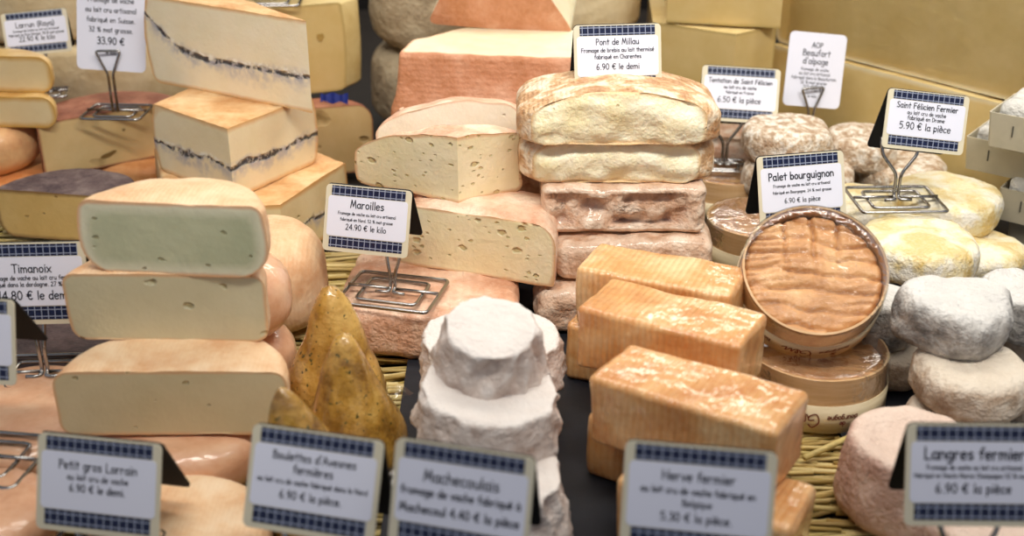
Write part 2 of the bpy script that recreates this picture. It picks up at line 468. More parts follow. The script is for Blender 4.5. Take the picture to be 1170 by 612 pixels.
def prism(name, poly, flags, levels, mats, loc=(0, 0, 0), rot=(0, 0, 0), top='r', bottom='r', cell=.006,
          disp=None, dome=0, warp=None, parts=True):
    """solid from a plan outline; rind edges follow the side profile, cut edges stay planar"""
    N = len(poly)
    def offs(inset):
        out = []
        for i in range(N):
            p = Vector(poly[i]); a = Vector(poly[i - 1]); b = Vector(poly[(i + 1) % N])
            d1 = (p - a).normalized(); d2 = (b - p).normalized()
            n1 = Vector((d1.y, -d1.x)); n2 = Vector((d2.y, -d2.x))
            o1 = inset if flags[i - 1] == 'r' else 0
            o2 = inset if flags[i] == 'r' else 0
            cr = n1.x * n2.y - n1.y * n2.x
            if abs(cr) < .08:
                m = n1 + n2
                m = m.normalized() if m.length > 1e-6 else n1
                out.append(p - m * (o1 + o2) / 2)
            else:
                # solve q.n1 = -o1, q.n2 = -o2
                qx = (-o1 * n2.y + o2 * n1.y) / cr
                qy = (-n1.x * o2 + n2.x * o1) / cr
                out.append(p + Vector((qx, qy)))
        return out
    segs = []
    for i in range(N):
        segs.append(max(1, int(round((Vector(poly[(i + 1) % N]) - Vector(poly[i])).length / cell))))
    H = levels[-1][0]
    rcorn = [i for i in range(N) if flags[i] == 'r' or flags[i - 1] == 'r']
    verts, eattr, vcut = [], [], []
    rings = []
    eid = []
    for li, (z, ins) in enumerate(levels):
        C = offs(ins)
        ring = []
        for i in range(N):
            a, b = C[i], C[(i + 1) % N]
            n = segs[i]
            for k in range(n):
                p = a.lerp(b, k / n)
                ring.append(len(verts))
                verts.append(Vector((p.x, p.y, z)))
                e = 0.0
                if flags[i] == 'c':
                    L = (b - a).length
                    e = min(z if bottom == 'r' else 9, (H - z) if top == 'r' else 9)
                    if flags[i - 1] == 'r': e = min(e, L * k / n)
                    if flags[(i + 1) % N] == 'r': e = min(e, L * (1 - k / n))
                    if e > 8: e = .05
                eattr.append(e)
                if li == 0: eid.append(i)
        rings.append(ring)
    M = len(eid)
    faces, fkind = [], []
    for li in range(len(rings) - 1):
        A, B = rings[li], rings[li + 1]
        for k in range(M):
            k2 = (k + 1) % M
            faces.append((A[k], A[k2], B[k2], B[k])); fkind.append(('s', eid[k]))
    for which, ring, z in (('b', rings[0], levels[0][0]), ('t', rings[-1], H)):
        kind = top if which == 't' else bottom
        step = cell * (1.15 if which == 't' else 3.5)
        pts = [Vector((verts[v].x, verts[v].y)) for v in ring]
        kd = kdtree.KDTree(M)
        for k, q in enumerate(pts): kd.insert((q.x, q.y, 0), k)
        kd.balance()
        x0, x1 = min(q.x for q in pts), max(q.x for q in pts)
        y0, y1 = min(q.y for q in pts), max(q.y for q in pts)
        inner, ds = [], []
        for iy in range(int((y1 - y0) / step) + 2):
            for ix in range(int((x1 - x0) / step) + 2):
                q = Vector((x0 + (ix + .5 * (iy % 2)) * step, y0 + iy * step * .87))
                _, k, d = kd.find((q.x, q.y, 0))
                if d < step * .7: continue
                ins_, j = False, M - 1
                for i in range(M):
                    A, B = pts[i], pts[j]
                    if (A.y > q.y) != (B.y > q.y) and q.x < (B.x - A.x) * (q.y - A.y) / (B.y - A.y) + A.x: ins_ = not ins_
                    j = i
                if ins_: inner.append(q); ds.append(d)
        r_ = delaunay_2d_cdt(pts + inner, [(k, (k + 1) % M) for k in range(M)], [], 1, 1e-7)
        mp_ = {}
        dm = max(ds) if ds else 1
        for vi, src in enumerate(r_[3]):
            s_ = src[0] if src else None
            if s_ is not None and s_ < M: mp_[vi] = ring[s_]
            else:
                q = r_[0][vi]
                d = ds[s_ - M] if s_ is not None else 0
                t_ = 1 - min(1, d / dm)
                mp_[vi] = len(verts)
                verts.append(Vector((q.x, q.y, z + (dome * (1 - t_ * t_) if which == 't' else 0))))
                eattr.append(d if kind == 'c' else 0)
        for f in r_[2]:
            f = [mp_[i] for i in f]
            if len(set(f)) < 3: continue
            nz_ = sum((verts[f[i]].x * verts[f[(i + 1) % len(f)]].y - verts[f[(i + 1) % len(f)]].x * verts[f[i]].y) for i in range(len(f)))
            if (nz_ > 0) != (which == 't'): f = f[::-1]
            faces.append(tuple(f)); fkind.append((which, -1))
    def is_cut(fk):
        t, e = fk
        return (t == 's' and flags[e] == 'c') or (t == 't' and top == 'c') or (t == 'b' and bottom == 'c')
    # displacement along normals
    if disp or warp:
        nrm = [Vector() for _ in verts]
        cutw = [0] * len(verts); rindw = [0] * len(verts)
        for f, fk in zip(faces, fkind):
            a, b, c = verts[f[0]], verts[f[1]], verts[f[2]]
            n = (b - a).cross(c - a)
            if len(f) == 4: n = n + (c - a).cross(verts[f[3]] - a)
            for v in f:
                nrm[v] += n
                if is_cut(fk): cutw[v] = 1
                else: rindw[v] = 1
        nv = []
        for i, p in enumerate(verts):
            q = p.copy()
            n = nrm[i].normalized() if nrm[i].length > 0 else Vector((0, 0, 1))
            if disp:
                d = disp(p, n, cutw[i] and not rindw[i])
                q = q + d
            if warp: q = warp(q)
            nv.append(q)
        verts = nv
    has_r = any(not is_cut(k) for k in fkind); has_c = any(is_cut(k) for k in fkind)
    def sub(sel, keyed):
        idx, V, FF, E = {}, [], [], []
        for f, fk in zip(faces, fkind):
            if is_cut(fk) != sel: continue
            nf = []
            for v in f:
                key = (v, fk[0] if fk[0] != 's' else fk[1]) if keyed else v
                if key not in idx:
                    idx[key] = len(V); V.append(verts[v]); E.append(float(eattr[v]))
                nf.append(idx[key])
            FF.append(nf)
        return V, FF, E
    if has_r and has_c:
        root = empty(name, loc, rot)
        V, FF, E = sub(False, False)
        mk('rind', V, FF, mats[0], root)
        V, FF, E = sub(True, True)
        mk('cut_paste', V, FF, mats[1], root, attrs={'edge': E})
        return root
    V, FF, E = sub(has_c, has_c)
    return mk(name, V, FF, mats[1] if has_c else mats[0], None, attrs={'edge': E}, loc=loc, rot=rot)

def circle_poly(R, n=56, sx=1, sy=1, wob=0, seed=0):
    P = []
    for k in range(n):
        a = 2 * PI * k / n
        r = R * (1 + wob * nz((math.cos(a), math.sin(a), 0), 1.3, seed))
        P.append(Vector((r * math.cos(a) * sx, r * math.sin(a) * sy)))
    return P, ['r'] * n

def half_poly(R, n=40, deep=1.0):
    P = [Vector((-R, 0))]; FL = ['c']
    for k in range(n):
        a = PI * k / n
        P.append(Vector((R * math.cos(a), R * math.sin(a) * deep))); FL.append('r')
    return P, FL

def half(name, pl, pr, H, mats, rb, rt, deep=1.0, bulge=0, disp=None, tilt=0, dome=0, warp=None, cell=.006, inset_fix=True):
    """half wheel: pl/pr world points of the cut face's lower corners"""
    c = (pl + pr) / 2
    d = pr - pl
    R = d.length / 2 + (rb * .3 if inset_fix else 0)
    P, FL = half_poly(R, deep=deep)
    return prism(name, P, FL, profile(H, rb, rt, bulge), mats, c, (tilt, 0, math.atan2(d.y, d.x)), disp=disp, dome=dome, warp=warp, cell=cell)

def world_poly(name, pts, flags, H, mats, rb, rt, z, r=.01, top='r', disp=None, dome=0, bulge=0, warp=None, cell=.006, tilt=(0, 0), levels=None):
    c = sum((Vector((p.x, p.y)) for p in pts), Vector((0, 0))) / len(pts)
    P = [Vector((p.x, p.y)) - c for p in pts]
    P, FL = rounded_poly(P, flags, r)
    return prism(name, P, FL, levels or profile(H, rb, rt, bulge), mats, (c.x, c.y, z), (tilt[0], tilt[1], 0), top=top, disp=disp, dome=dome, warp=warp, cell=cell)

def wheel(name, loc, R, H, mat, rb, rt, disp=None, rot=(0, 0, 0), bulge=0, dome=0, wob=0, seed=0, sx=1, sy=1, cell=.006, n=56, warp=None):
    P, FL = circle_poly(R, n, sx, sy, wob, seed)
    return prism(name, P, FL, profile(H, rb, rt, bulge), (mat, mat), loc, rot, disp=disp, dome=dome, cell=cell, warp=warp)

def tube(path, r, n=8, closed=False):
    V, FF = [], []
    N = len(path)
    prevn = None
    for i, p in enumerate(path):
        p = Vector(p)
        a = Vector(path[i - 1]) if (i > 0 or closed) else p
        b = Vector(path[(i + 1) % N]) if (i < N - 1 or closed) else p
        t = (b - a).normalized()
        if prevn is None:
            u = t.orthogonal().normalized()
        else:
            u = (prevn - t * prevn.dot(t))
            u = u.normalized() if u.length > 1e-6 else t.orthogonal().normalized()
        prevn = u
        w = t.cross(u)
        for k in range(n):
            an = 2 * PI * k / n
            V.append(p + (u * math.cos(an) + w * math.sin(an)) * r)
    for i in range(N if closed else N - 1):
        j = (i + 1) % N
        for k in range(n):
            k2 = (k + 1) % n
            FF.append((i * n + k, i * n + k2, j * n + k2, j * n + k))
    if not closed:
        FF.append(tuple(range(n))[::-1]); FF.append(tuple((N - 1) * n + k for k in range(n)))
    return V, FF

def smooth_path(pts, r=.005, n=4, closed=False):
    out = []
    N = len(pts)
    for i in range(N):
        p = Vector(pts[i])
        if not closed and i in (0, N - 1):
            out.append(p); continue
        a = Vector(pts[i - 1]); b = Vector(pts[(i + 1) % N])
        u = (a - p); w = (b - p)
        t1 = min(r, u.length * .45); t2 = min(r, w.length * .45)
        A = p + u.normalized() * t1; B = p + w.normalized() * t2
        for k in range(n + 1):
            s = k / n
            out.append((1 - s) ** 2 * A + 2 * s * (1 - s) * p + s * s * B)
    return out

def join(parts):
    V, FF = [], []
    for v, f in parts:
        o = len(V)
        V += [Vector(q) for q in v]
        FF += [tuple(i + o for i in ff) for ff in f]
    return V, FF

def lathe(prof, n=64, closed=False):
    V, FF = [], []
    for r, z in prof:
        for k in range(n):
            a = 2 * PI * k / n
            V.append(Vector((r * math.cos(a), r * math.sin(a), z)))
    m = len(prof)
    for i in range(m if closed else m - 1):
        j = (i + 1) % m
        for k in range(n):
            k2 = (k + 1) % n
            FF.append((i * n + k, i * n + k2, j * n + k2, j * n + k))
    return V, FF

# ------------------------------------------------------------------ lettering (single-stroke hand)
def S(*p):      # smooth stroke
    return ('s', p)
def Ln(*p):
    return ('l', p)
def O(cx, cy, rx, ry, a0=0, a1=360):
    n = max(4, int(abs(a1 - a0) / 36))
    return ('l', tuple((cx + rx * math.cos(math.radians(a0 + (a1 - a0) * k / n)), cy + ry * math.sin(math.radians(a0 + (a1 - a0) * k / n))) for k in range(n + 1)))
GL = {
 'a': (.56, [O(.25, .3, .22, .29, 40, 320), Ln((.47, .6), (.46, .15), (.52, 0))]),
 'b': (.54, [Ln((.06, 1), (.06, 0)), O(.27, .29, .21, .29, 160, -160)]),
 'c': (.5, [O(.27, .3, .23, .3, 45, 315)]),
 'd': (.56, [Ln((.48, 1), (.48, 0)), O(.26, .29, .22, .29, 20, 340)]),
 'e': (.54, [S((.06, .32), (.46, .36), (.4, .55), (.25, .6), (.08, .5), (.04, .28), (.12, .06), (.28, 0), (.46, .1))]),
 'f': (.44, [S((.44, .92), (.33, 1), (.2, .9), (.18, .6), (.18, 0)), Ln((.02, .58), (.38, .58))]),
 'g': (.54, [O(.25, .32, .21, .28, 30, 330), S((.46, .6), (.46, .1), (.44, -.2), (.28, -.32), (.06, -.24))]),
 'h': (.54, [Ln((.06, 1), (.06, 0)), S((.06, .38), (.2, .58), (.38, .55), (.46, .35), (.46, 0))]),
 'i': (.2, [Ln((.1, .6), (.1, 0)), Ln((.1, .84), (.1, .88))]),
 'k': (.5, [Ln((.06, 1), (.06, 0)), Ln((.42, .6), (.08, .28), (.46, 0))]),
 'l': (.2, [Ln((.1, 1), (.1, 0))]),
 'm': (.78, [Ln((.06, .6), (.06, 0)), S((.06, .4), (.2, .58), (.34, .5), (.38, .3), (.38, 0)), S((.38, .4), (.52, .58), (.66, .5), (.7, .3), (.7, 0))]),
 'n': (.54, [Ln((.06, .6), (.06, 0)), S((.06, .38), (.2, .58), (.38, .55), (.46, .35), (.46, 0))]),
 'o': (.54, [O(.27, .3, .22, .3)]),
 'p': (.54, [Ln((.06, .6), (.06, -.32)), O(.27, .3, .21, .29, 160, -160)]),
 'q': (.54, [O(.25, .3, .21, .29, 20, 340), Ln((.47, .6), (.47, -.32))]),
 'r': (.44, [Ln((.06, .6), (.06, 0)), S((.06, .36), (.18, .56), (.38, .56))]),
 's': (.48, [S((.42, .52), (.25, .6), (.08, .47), (.25, .31), (.43, .17), (.28, .01), (.04, .07))]),
 't': (.44, [Ln((.22, .9), (.22, 0)), Ln((.02, .6), (.42, .6))]),
 'u': (.54, [S((.06, .6), (.07, .2), (.2, .01), (.38, .08), (.46, .3)), Ln((.46, .6), (.48, 0))]),
 'v': (.5, [Ln((.03, .6), (.25, 0), (.47, .6))]),
 'x': (.54, [Ln((.04, .6), (.5, 0)), Ln((.5, .6), (.04, 0))]),
 'y': (.5, [Ln((.03, .6), (.26, .05)), Ln((.48, .6), (.12, -.32))]),
 'z': (.52, [Ln((.04, .6), (.46, .6), (.04, 0), (.5, 0))]),
 'A': (.72, [Ln((.04, 0), (.38, 1), (.66, 0)), Ln((.16, .36), (.56, .36))]),
 'B': (.62, [Ln((.08, 1), (.08, 0)), S((.08, .98), (.45, .92), (.42, .6), (.1, .53)), S((.1, .53), (.55, .45), (.52, .08), (.08, .02))]),
 'C': (.62, [O(.38, .5, .34, .5, 50, 300)]),
 'D': (.7, [Ln((.08, 1), (.08, 0)), S((.08, 1), (.5, .88), (.64, .5), (.45, .1), (.08, 0))]),
 'F': (.6, [Ln((.08, 0), (.08, 1), (.56, 1)), Ln((.08, .54), (.46, .54))]),
 'H': (.74, [Ln((.08, 1), (.08, 0)), Ln((.64, 1), (.64, 0)), Ln((.08, .5), (.64, .5))]),
 'L': (.56, [Ln((.08, 1), (.08, 0), (.52, 0))]),
 'M': (.86, [Ln((.04, 0), (.18, 1), (.42, .2), (.66, 1), (.8, 0))]),
 'N': (.76, [Ln((.08, 0), (.08, 1), (.64, 0), (.64, 1))]),
 'O': (.8, [O(.4, .5, .35, .5)]),
 'P': (.56, [Ln((.08, 1), (.08, 0)), S((.08, .98), (.46, .9), (.44, .56), (.08, .46))]),
 'R': (.64, [Ln((.08, 1), (.08, 0)), S((.08, .98), (.48, .88), (.42, .58), (.08, .5)), Ln((.2, .5), (.58, 0))]),
 'S': (.62, [S((.54, .88), (.34, 1), (.12, .8), (.32, .54), (.54, .26), (.34, 0), (.06, .1))]),
 'T': (.66, [Ln((.02, 1), (.64, 1)), Ln((.33, 1), (.33, 0))]),
 '0': (.6, [O(.3, .5, .25, .5)]),
 '1': (.4, [Ln((.1, .8), (.24, 1), (.24, 0))]),
 '2': (.6, [S((.08, .8), (.28, 1), (.48, .8), (.36, .46), (.06, 0)), Ln((.06, 0), (.54, 0))]),
 '3': (.58, [S((.08, .9), (.3, 1), (.48, .8), (.38, .57), (.2, .54)), S((.2, .54), (.48, .46), (.5, .16), (.28, 0), (.06, .1))]),
 '4': (.6, [Ln((.42, 0), (.42, 1), (.04, .34), (.56, .34))]),
 '5': (.6, [Ln((.5, 1), (.14, 1), (.1, .56)), S((.1, .56), (.38, .6), (.52, .32), (.36, .03), (.06, .06))]),
 '6': (.6, [S((.42, 1), (.16, .7), (.07, .35), (.16, .04), (.38, .02), (.5, .26), (.36, .5), (.1, .34))]),
 '7': (.58, [Ln((.04, 1), (.54, 1), (.2, 0))]),
 '8': (.6, [O(.3, .76, .19, .24), O(.3, .26, .24, .26)]),
 '9': (.6, [O(.28, .7, .22, .29), S((.5, .72), (.46, .3), (.2, 0))]),
 '€': (.74, [O(.44, .5, .3, .5, 50, 310), Ln((.02, .6), (.5, .6)), Ln((.02, .42), (.48, .42))]),
 '.': (.24, [Ln((.1, .0), (.13, .04))]),
 ',': (.24, [Ln((.14, .06), (.08, -.12))]),
 "'": (.22, [Ln((.12, 1), (.1, .78))]),
 '%': (.8, [O(.2, .76, .14, .2), O(.6, .22, .14, .2), Ln((.66, 1), (.14, 0))]),
 '(': (.34, [O(.5, .42, .36, .66, 120, 240)]),
 ')': (.34, [O(-.16, .42, .36, .66, 60, -60)]),
 '/': (.5, [Ln((.04, -.1), (.44, 1.05))]),
 ' ': (.32, []),
}
GL['è'] = (.54, GL['e'][1] + [Ln((.14, .92), (.3, .74))])
GL['é'] = (.54, GL['e'][1] + [Ln((.36, .92), (.2, .74))])
GL['à'] = (.56, GL['a'][1] + [Ln((.14, .92), (.3, .74))])

def catmull(p, n=4):
    out = []
    for i in range(len(p) - 1):
        p0 = Vector(p[max(0, i - 1)]); p1 = Vector(p[i]); p2 = Vector(p[i + 1]); p3 = Vector(p[min(len(p) - 1, i + 2)])
        for k in range(n):
            t = k / n
            out.append(.5 * ((2 * p1) + (p2 - p0) * t + (2 * p0 - 5 * p1 + 4 * p2 - p3) * t * t + (3 * p1 - p0 - 3 * p2 + p3) * t ** 3))
    out.append(Vector(p[-1]))
    return out

def text_width(s, h):
    return sum(GL.get(c, GL['o'])[0] + .08 for c in s) * h

def text_mesh(lines, fn):
    """lines: (string, centre x, baseline y, cap height, stroke width); fn maps (x, y, lift) to a point"""
    V, FF = [], []
    for s, cx, y, h, w in lines:
        x = cx - text_width(s, h) / 2
        for ch in s:
            wd, strokes = GL.get(ch, GL['o'])
            for kind, pts in strokes:
                P = catmull(pts) if kind == 's' else [Vector(q) for q in pts]
                P = [Vector((x + q[0] * h, y + q[1] * h)) for q in P]
                hw = w / 2
                for i in range(len(P) - 1):
                    p0, p1 = P[i], P[i + 1]
                    t = p1 - p0
                    if t.length < 1e-9: continue
                    t = t.normalized()
                    ext = .45 if kind == 's' else .9
                    p0 = p0 - t * hw * ext; p1 = p1 + t * hw * ext
                    nn = Vector((-t.y, t.x)) * hw
                    o = len(V)
                    for q in (p0 + nn, p0 - nn, p1 - nn, p1 + nn):
                        V.append(fn(q.x, q.y))
                    FF.append((o, o + 1, o + 2, o + 3))
            x += (wd + .08) * h
    return V, FF

def rrect(w, h, r, n=5):
    P = []
    for cx, cy, a0 in ((w / 2 - r, h / 2 - r, 0), (-w / 2 + r, h / 2 - r, 90), (-w / 2 + r, -h / 2 + r, 180), (w / 2 - r, -h / 2 + r, 270)):
        for k in range(n + 1):
            a = math.radians(a0 + 90 * k / n)
            P.append((cx + r * math.cos(a), cy + r * math.sin(a)))
    return P

def plate(P, z0, z1):
    n = len(P)
    V = [Vector((x, y, z0)) for x, y in P] + [Vector((x, y, z1)) for x, y in P]
    FF = [tuple(range(n))[::-1], tuple(range(n, 2 * n))]
    for k in range(n):
        k2 = (k + 1) % n
        FF.append((k, k2, n + k2, n + k))
    return V, FF

def stand_mesh(wire, h, spread, base=.07, lean=0, rows=2):
    """wire stand: two nested rectangles of wire flat on the ground, a stem and a V"""
    ps = []
    b = base / 2
    for k in range(rows):
        q = b - k * base * .17
        ps.append(tube(smooth_path([(-q, -q * .8, wire), (q, -q * .8, wire), (q, q * .8, wire), (-q, q * .8, wire)], .006, 4, True), wire, 8, True))
    q = b - rows * base * .17
    ps.append(tube(smooth_path([(-b, 0, wire * 2.6), (-.003, 0, wire * 2.6)], .003), wire, 8))
    ps.append(tube(smooth_path([(b, 0, wire * 2.6), (.003, 0, wire * 2.6)], .003), wire, 8))
    m = h * .55
    for s in (-1, 1):
        ps.append(tube(smooth_path([(s * q, -q * .6, wire * 2.6), (s * .0022, -q * .6, wire * 2.6), (s * .0022, 0, wire * 3), (s * .0022, 0, m), (s * spread, .004, h - .004), (s * spread, .010, h + .012)], .006), wire, 8))
    return join(ps)

def price_sign(lines, px, py, Y, wpx, zbase, yaw=0, roll=0, tilt=18, label='', ratio=.745, open_a=36, stand=True, W=None, base=.07, spread=.018, blen=1.0, dx=0):
    """folded plastic price sign: cream front plate, white paper, checked bands, black back plate, wire stand"""
    yaw, roll, tilt, oa = map(math.radians, (yaw, roll, tilt, open_a))
    c = gy(px, py, Y)
    if W is None: W = wpx * depth(c) / F_PX
    Hh = W * ratio
    up = Vector((0, math.sin(tilt), math.cos(tilt)))
    bot = c - Matrix.Rotation(yaw, 3, 'Z') @ (up * Hh / 2)
    root = empty('price_sign', (bot.x, bot.y, zbase), (0, 0, yaw))
    tag(root, label, 'price sign', 'price signs standing among the cheeses')
    h = bot.z - zbase
    k = W / .082
    # matrix of the front plate: x right, y up the plate, z towards the viewer
    MF = Matrix.Translation((0, 0, h)) @ Matrix.Rotation(roll, 4, 'Y') @ Matrix.Rotation(PI / 2 - tilt, 4, 'X') @ Matrix.Translation((0, Hh / 2, 0))
    def part(nm, V, FF, mat, M, par=root, smooth=False):
        o = mk(nm, V, FF, mat, par, smooth)
        if par is root: o.matrix_local = M
        return o
    V, FF = plate(rrect(W, Hh, .004 * k), -.0012, 0)
    fp = part('front_plate', V, FF, 'cream_plastic', MF)
    V, FF = plate(rrect(W * .93, Hh * .60, .003 * k), 0, .0004)
    pl = mk('paper_label', V, FF, 'white_paper', fp, False); pl.location = (0, Hh * .03, 0)
    for yy, hh in ((.41, .145), (-.36, .16)):
        V, FF = plate(rrect(W * .86, Hh * hh, .0005), 0, .0003)
        bnd = mk('checked_band', V, FF, 'check', fp, False); bnd.location = (0, Hh * yy, 0)
    tl = []
    for s, frac, yb in lines:
        hh = W * frac / text_width(s, 1)
        tl.append((s, 0, Hh * yb, hh, hh * (.13 if frac < .7 and hh > .004 else .15)))
    V, FF = text_mesh(tl, lambda x, y: Vector((x, y, .0007)))
    mk('lettering', V, FF, 'ink', fp, False)
    # back plate hinged at the ridge
    MB = MF @ Matrix.Translation((0, Hh / 2, -.0012)) @ Matrix.Rotation(oa, 4, 'X') @ Matrix.Translation((0, -Hh * blen / 2, 0))
    V, FF = plate(rrect(W * .985, Hh * blen, .004 * k), -.0014, 0)
    part('back_plate', V, FF, 'black_plastic', MB)
    if stand:
        V, FF = stand_mesh(.0017 * min(1.25, max(1, k)), h, spread, base)
        mk('wire_stand', V, FF, 'steel', root, loc=(dx, 0, 0))
    return root

# ================================================================== THE PLACE
def box_mesh(x0, x1, y0, y1, z0, z1):
    V = [(x, y, z) for z in (z0, z1) for x, y in ((x0, y0), (x1, y0), (x1, y1), (x0, y1))]
    return V, [(3, 2, 1, 0), (4, 5, 6, 7), (0, 1, 5, 4), (1, 2, 6, 5), (2, 3, 7, 6), (3, 0, 4, 7)]

V, FF = box_mesh(-3, 3, -1.5, 3.2, -.98, -.95); tag(mk('floor', V, FF, 'floor', smooth=False), kind='structure')
V, FF = box_mesh(-3, 3, 3.0, 3.1, -.95, 2.2); tag(mk('wall_back', V, FF, 'wall', smooth=False), kind='structure')
r = empty('display_counter', (0, 1.3, -.95))
tag(r, 'long market counter carrying the straw, slate slabs and all the cheeses', 'counter')
V, FF = box_mesh(-1.5, 1.5, -.98, 1.1, .90, .936); mk('countertop', V, FF, 'counter', r, False)
V, FF = box_mesh(-1.45, 1.45, -.9, 1.05, 0, .90); mk('cabinet_body', V, FF, 'wall', r, False)

# straw laid over the counter (nobody could count it)
rs = random.Random(3)
V, FF, T = [], [], []
def straw(x, y, z, L, a, rad, el=0):
    d = Vector((math.cos(a) * math.cos(el), math.sin(a) * math.cos(el), math.sin(el))) * L / 2
    c = Vector((x, y, z))
    mid = c + Vector((0, 0, rs.uniform(-.001, .001)))
    v, f = tube([c - d, mid, c + d], rad, 6)
    o = len(V)
    V.extend(v); FF.extend(tuple(i + o for i in q) for q in f)
    t = rs.random(); T.extend([t] * len(v))
def straw_patch(x0, x1, y0, y1, n):
    for _ in range(n):
        straw(rs.uniform(x0, x1), rs.uniform(y0, y1), rs.uniform(-.0115, -.0022), rs.uniform(.05, .14), rs.gauss(.05, .16) + (PI if rs.random() < .5 else 0), rs.uniform(.0013, .0023), rs.gauss(0, .012))
straw_patch(-.62, .5, .55, 1.2, 1100)
straw_patch(.1, .34, .6, .95, 420)
straw_patch(-.35, -.05, .75, 1.3, 420)
straw_patch(-.62, -.45, 1.05, 1.4, 260)
p = gp(965, 512, .004)
straw(p.x - .01, p.y, .007, .06, .55, .0026, .05)
o = mk('straw', V, FF, 'straw', attrs={'tint': T})
tag(o, 'loose layer of golden straw spread under the cheeses', 'straw', kind='stuff')

def slate(x0, x1, y0, y1, lab, ang=0):
    c = Vector(((x0 + x1) / 2, (y0 + y1) / 2))
    P = rrect(x1 - x0, y1 - y0, .006)
    P = [(x + .0015 * nz((x, y, 0), 60), y + .0015 * nz((x, y, 1), 60)) for x, y in P]
    V, FF = plate(P, -.0035, .0015)
    o = mk('slate_slab', V, FF, 'slate', smooth=False, loc=(c.x, c.y, 0), rot=(0, 0, ang))
    return tag(o, lab, 'slate slab', 'slate slabs on the straw')
slate(gp(460, 450, 0).x, .168, .58, 1.14, 'dark slate slab under the white cheese pile and the orange blocks')
slate(.262, .72, .80, 1.34, 'dark slate slab under the grey and cream round cheeses', .03)
Z0 = .0015

GW = 'cut half wheels stacked beside the small front sign'
# ------------------------------------------------------------------ left front stack
LR = ('rind_lorrain', 'paste_lorrain')
def PGL(nm, pl, pr, H, paste, seed, lab, tilt=0, deep=.95, rt=.012, rb=.012, bulge=.0):
    o = half(nm, pl, pr, H, ('rind_lorrain', paste), rb, rt, deep=deep, bulge=bulge, tilt=tilt, disp=lumps(.0014, 30, seed, .0006, 90), dome=.002, cell=.005)
    return tag(o, lab, 'cheese', 'half wheels of pale washed-rind cheese in a stack of three')

w = wheel('whole_cheese', (gp(195, 500, .045).x, .822, Z0), .074, .0435, 'rind_lorrain_wrap', .016, .016, lumps(.0015, 20, 1), bulge=.002)
tag(w, 'flat pinkish whole cheese at the very bottom of the half-wheel stack', 'cheese', 'whole pinkish cheeses')
PGL('half_cheese', gp(76, 497, .047), gp(328, 496, .047), .054, 'paste_lorrain_b', 3, 'lowest cut half wheel of the stack of three, widest, yellow-cream inside')
PGL('half_cheese', gp(88, 388, .101), gp(303, 391, .101), .056, 'paste_lorrain', 4, 'middle cut half wheel of the stack of three, cream inside with few holes', rt=.009)
PGL('half_cheese', gp(106, 310, .157), gp(300, 318, .157), .057, 'paste_lorrain_green', 5, 'topmost cut half wheel of the stack, greenish-grey inside with a pale rim', rt=.007, rb=.02, bulge=.004, deep=.9)
# whole wheels behind the stack
w = wheel('whole_cheese', (-.240, .945, .052), .052, .066, 'rind_lorrain_wrap', .026, .026, lumps(.003, 18, 2), bulge=.003)
tag(w, 'pinkish shiny whole cheese directly behind the middle half wheel', 'cheese', 'whole pinkish cheeses')
w = wheel('whole_cheese', (-.232, 1.055, Z0), .058, .098, 'rind_lorrain', .028, .034, lumps(.003, 18, 7), bulge=.004)
tag(w, 'pale peach whole cheese behind the shiny one, next to the straw', 'cheese', 'whole pinkish cheeses')
w = wheel('whole_cheese', (-.240, .945, Z0), .052, .048, 'rind_lorrain_wrap', .02, .02, lumps(.002, 18, 9), bulge=.002)
tag(w, 'pink rounded whole cheese low behind the bottom half wheel by the cones', 'cheese', 'whole pinkish cheeses')
# foreground wheels
w = wheel('whole_cheese', (gp(205, 590, .03).x, gp(205, 605, .03).y, Z0), .066, .036, 'rind_lorrain', .014, .014, lumps(.002, 18, 12), bulge=.002)
tag(w, 'pink whole cheese under the leaning Petit gros Lorrain sign', 'cheese', 'whole pinkish cheeses')
w = wheel('whole_cheese', (gp(-25, 590, .03).x, gp(0, 585, .03).y, Z0), .052, .036, 'rind_lorrain_wrap', .014, .014, lumps(.003, 22, 14), bulge=.002)
tag(w, 'pink plastic-wrapped cheese cut off by the lower corner of the picture', 'cheese', 'whole pinkish cheeses')
w = wheel('whole_cheese', (gp(20, 485, .03).x, gp(20, 470, .03).y, Z0), .075, .034, 'rind_lorrain_wrap', .012, .012, lumps(.003, 22, 15), bulge=.002)
tag(w, 'peach plastic-wrapped cheese under the wire stand at the picture edge', 'cheese', 'whole pinkish cheeses')
w = wheel('whole_cheese', (gp(90, 400, .02).x - .02, 1.0, Z0), .085, .03, 'rind_dark', .012, .012, lumps(.003, 22, 16))
tag(w, 'dull purplish cheese lying under the Timanoix sign stand', 'cheese')

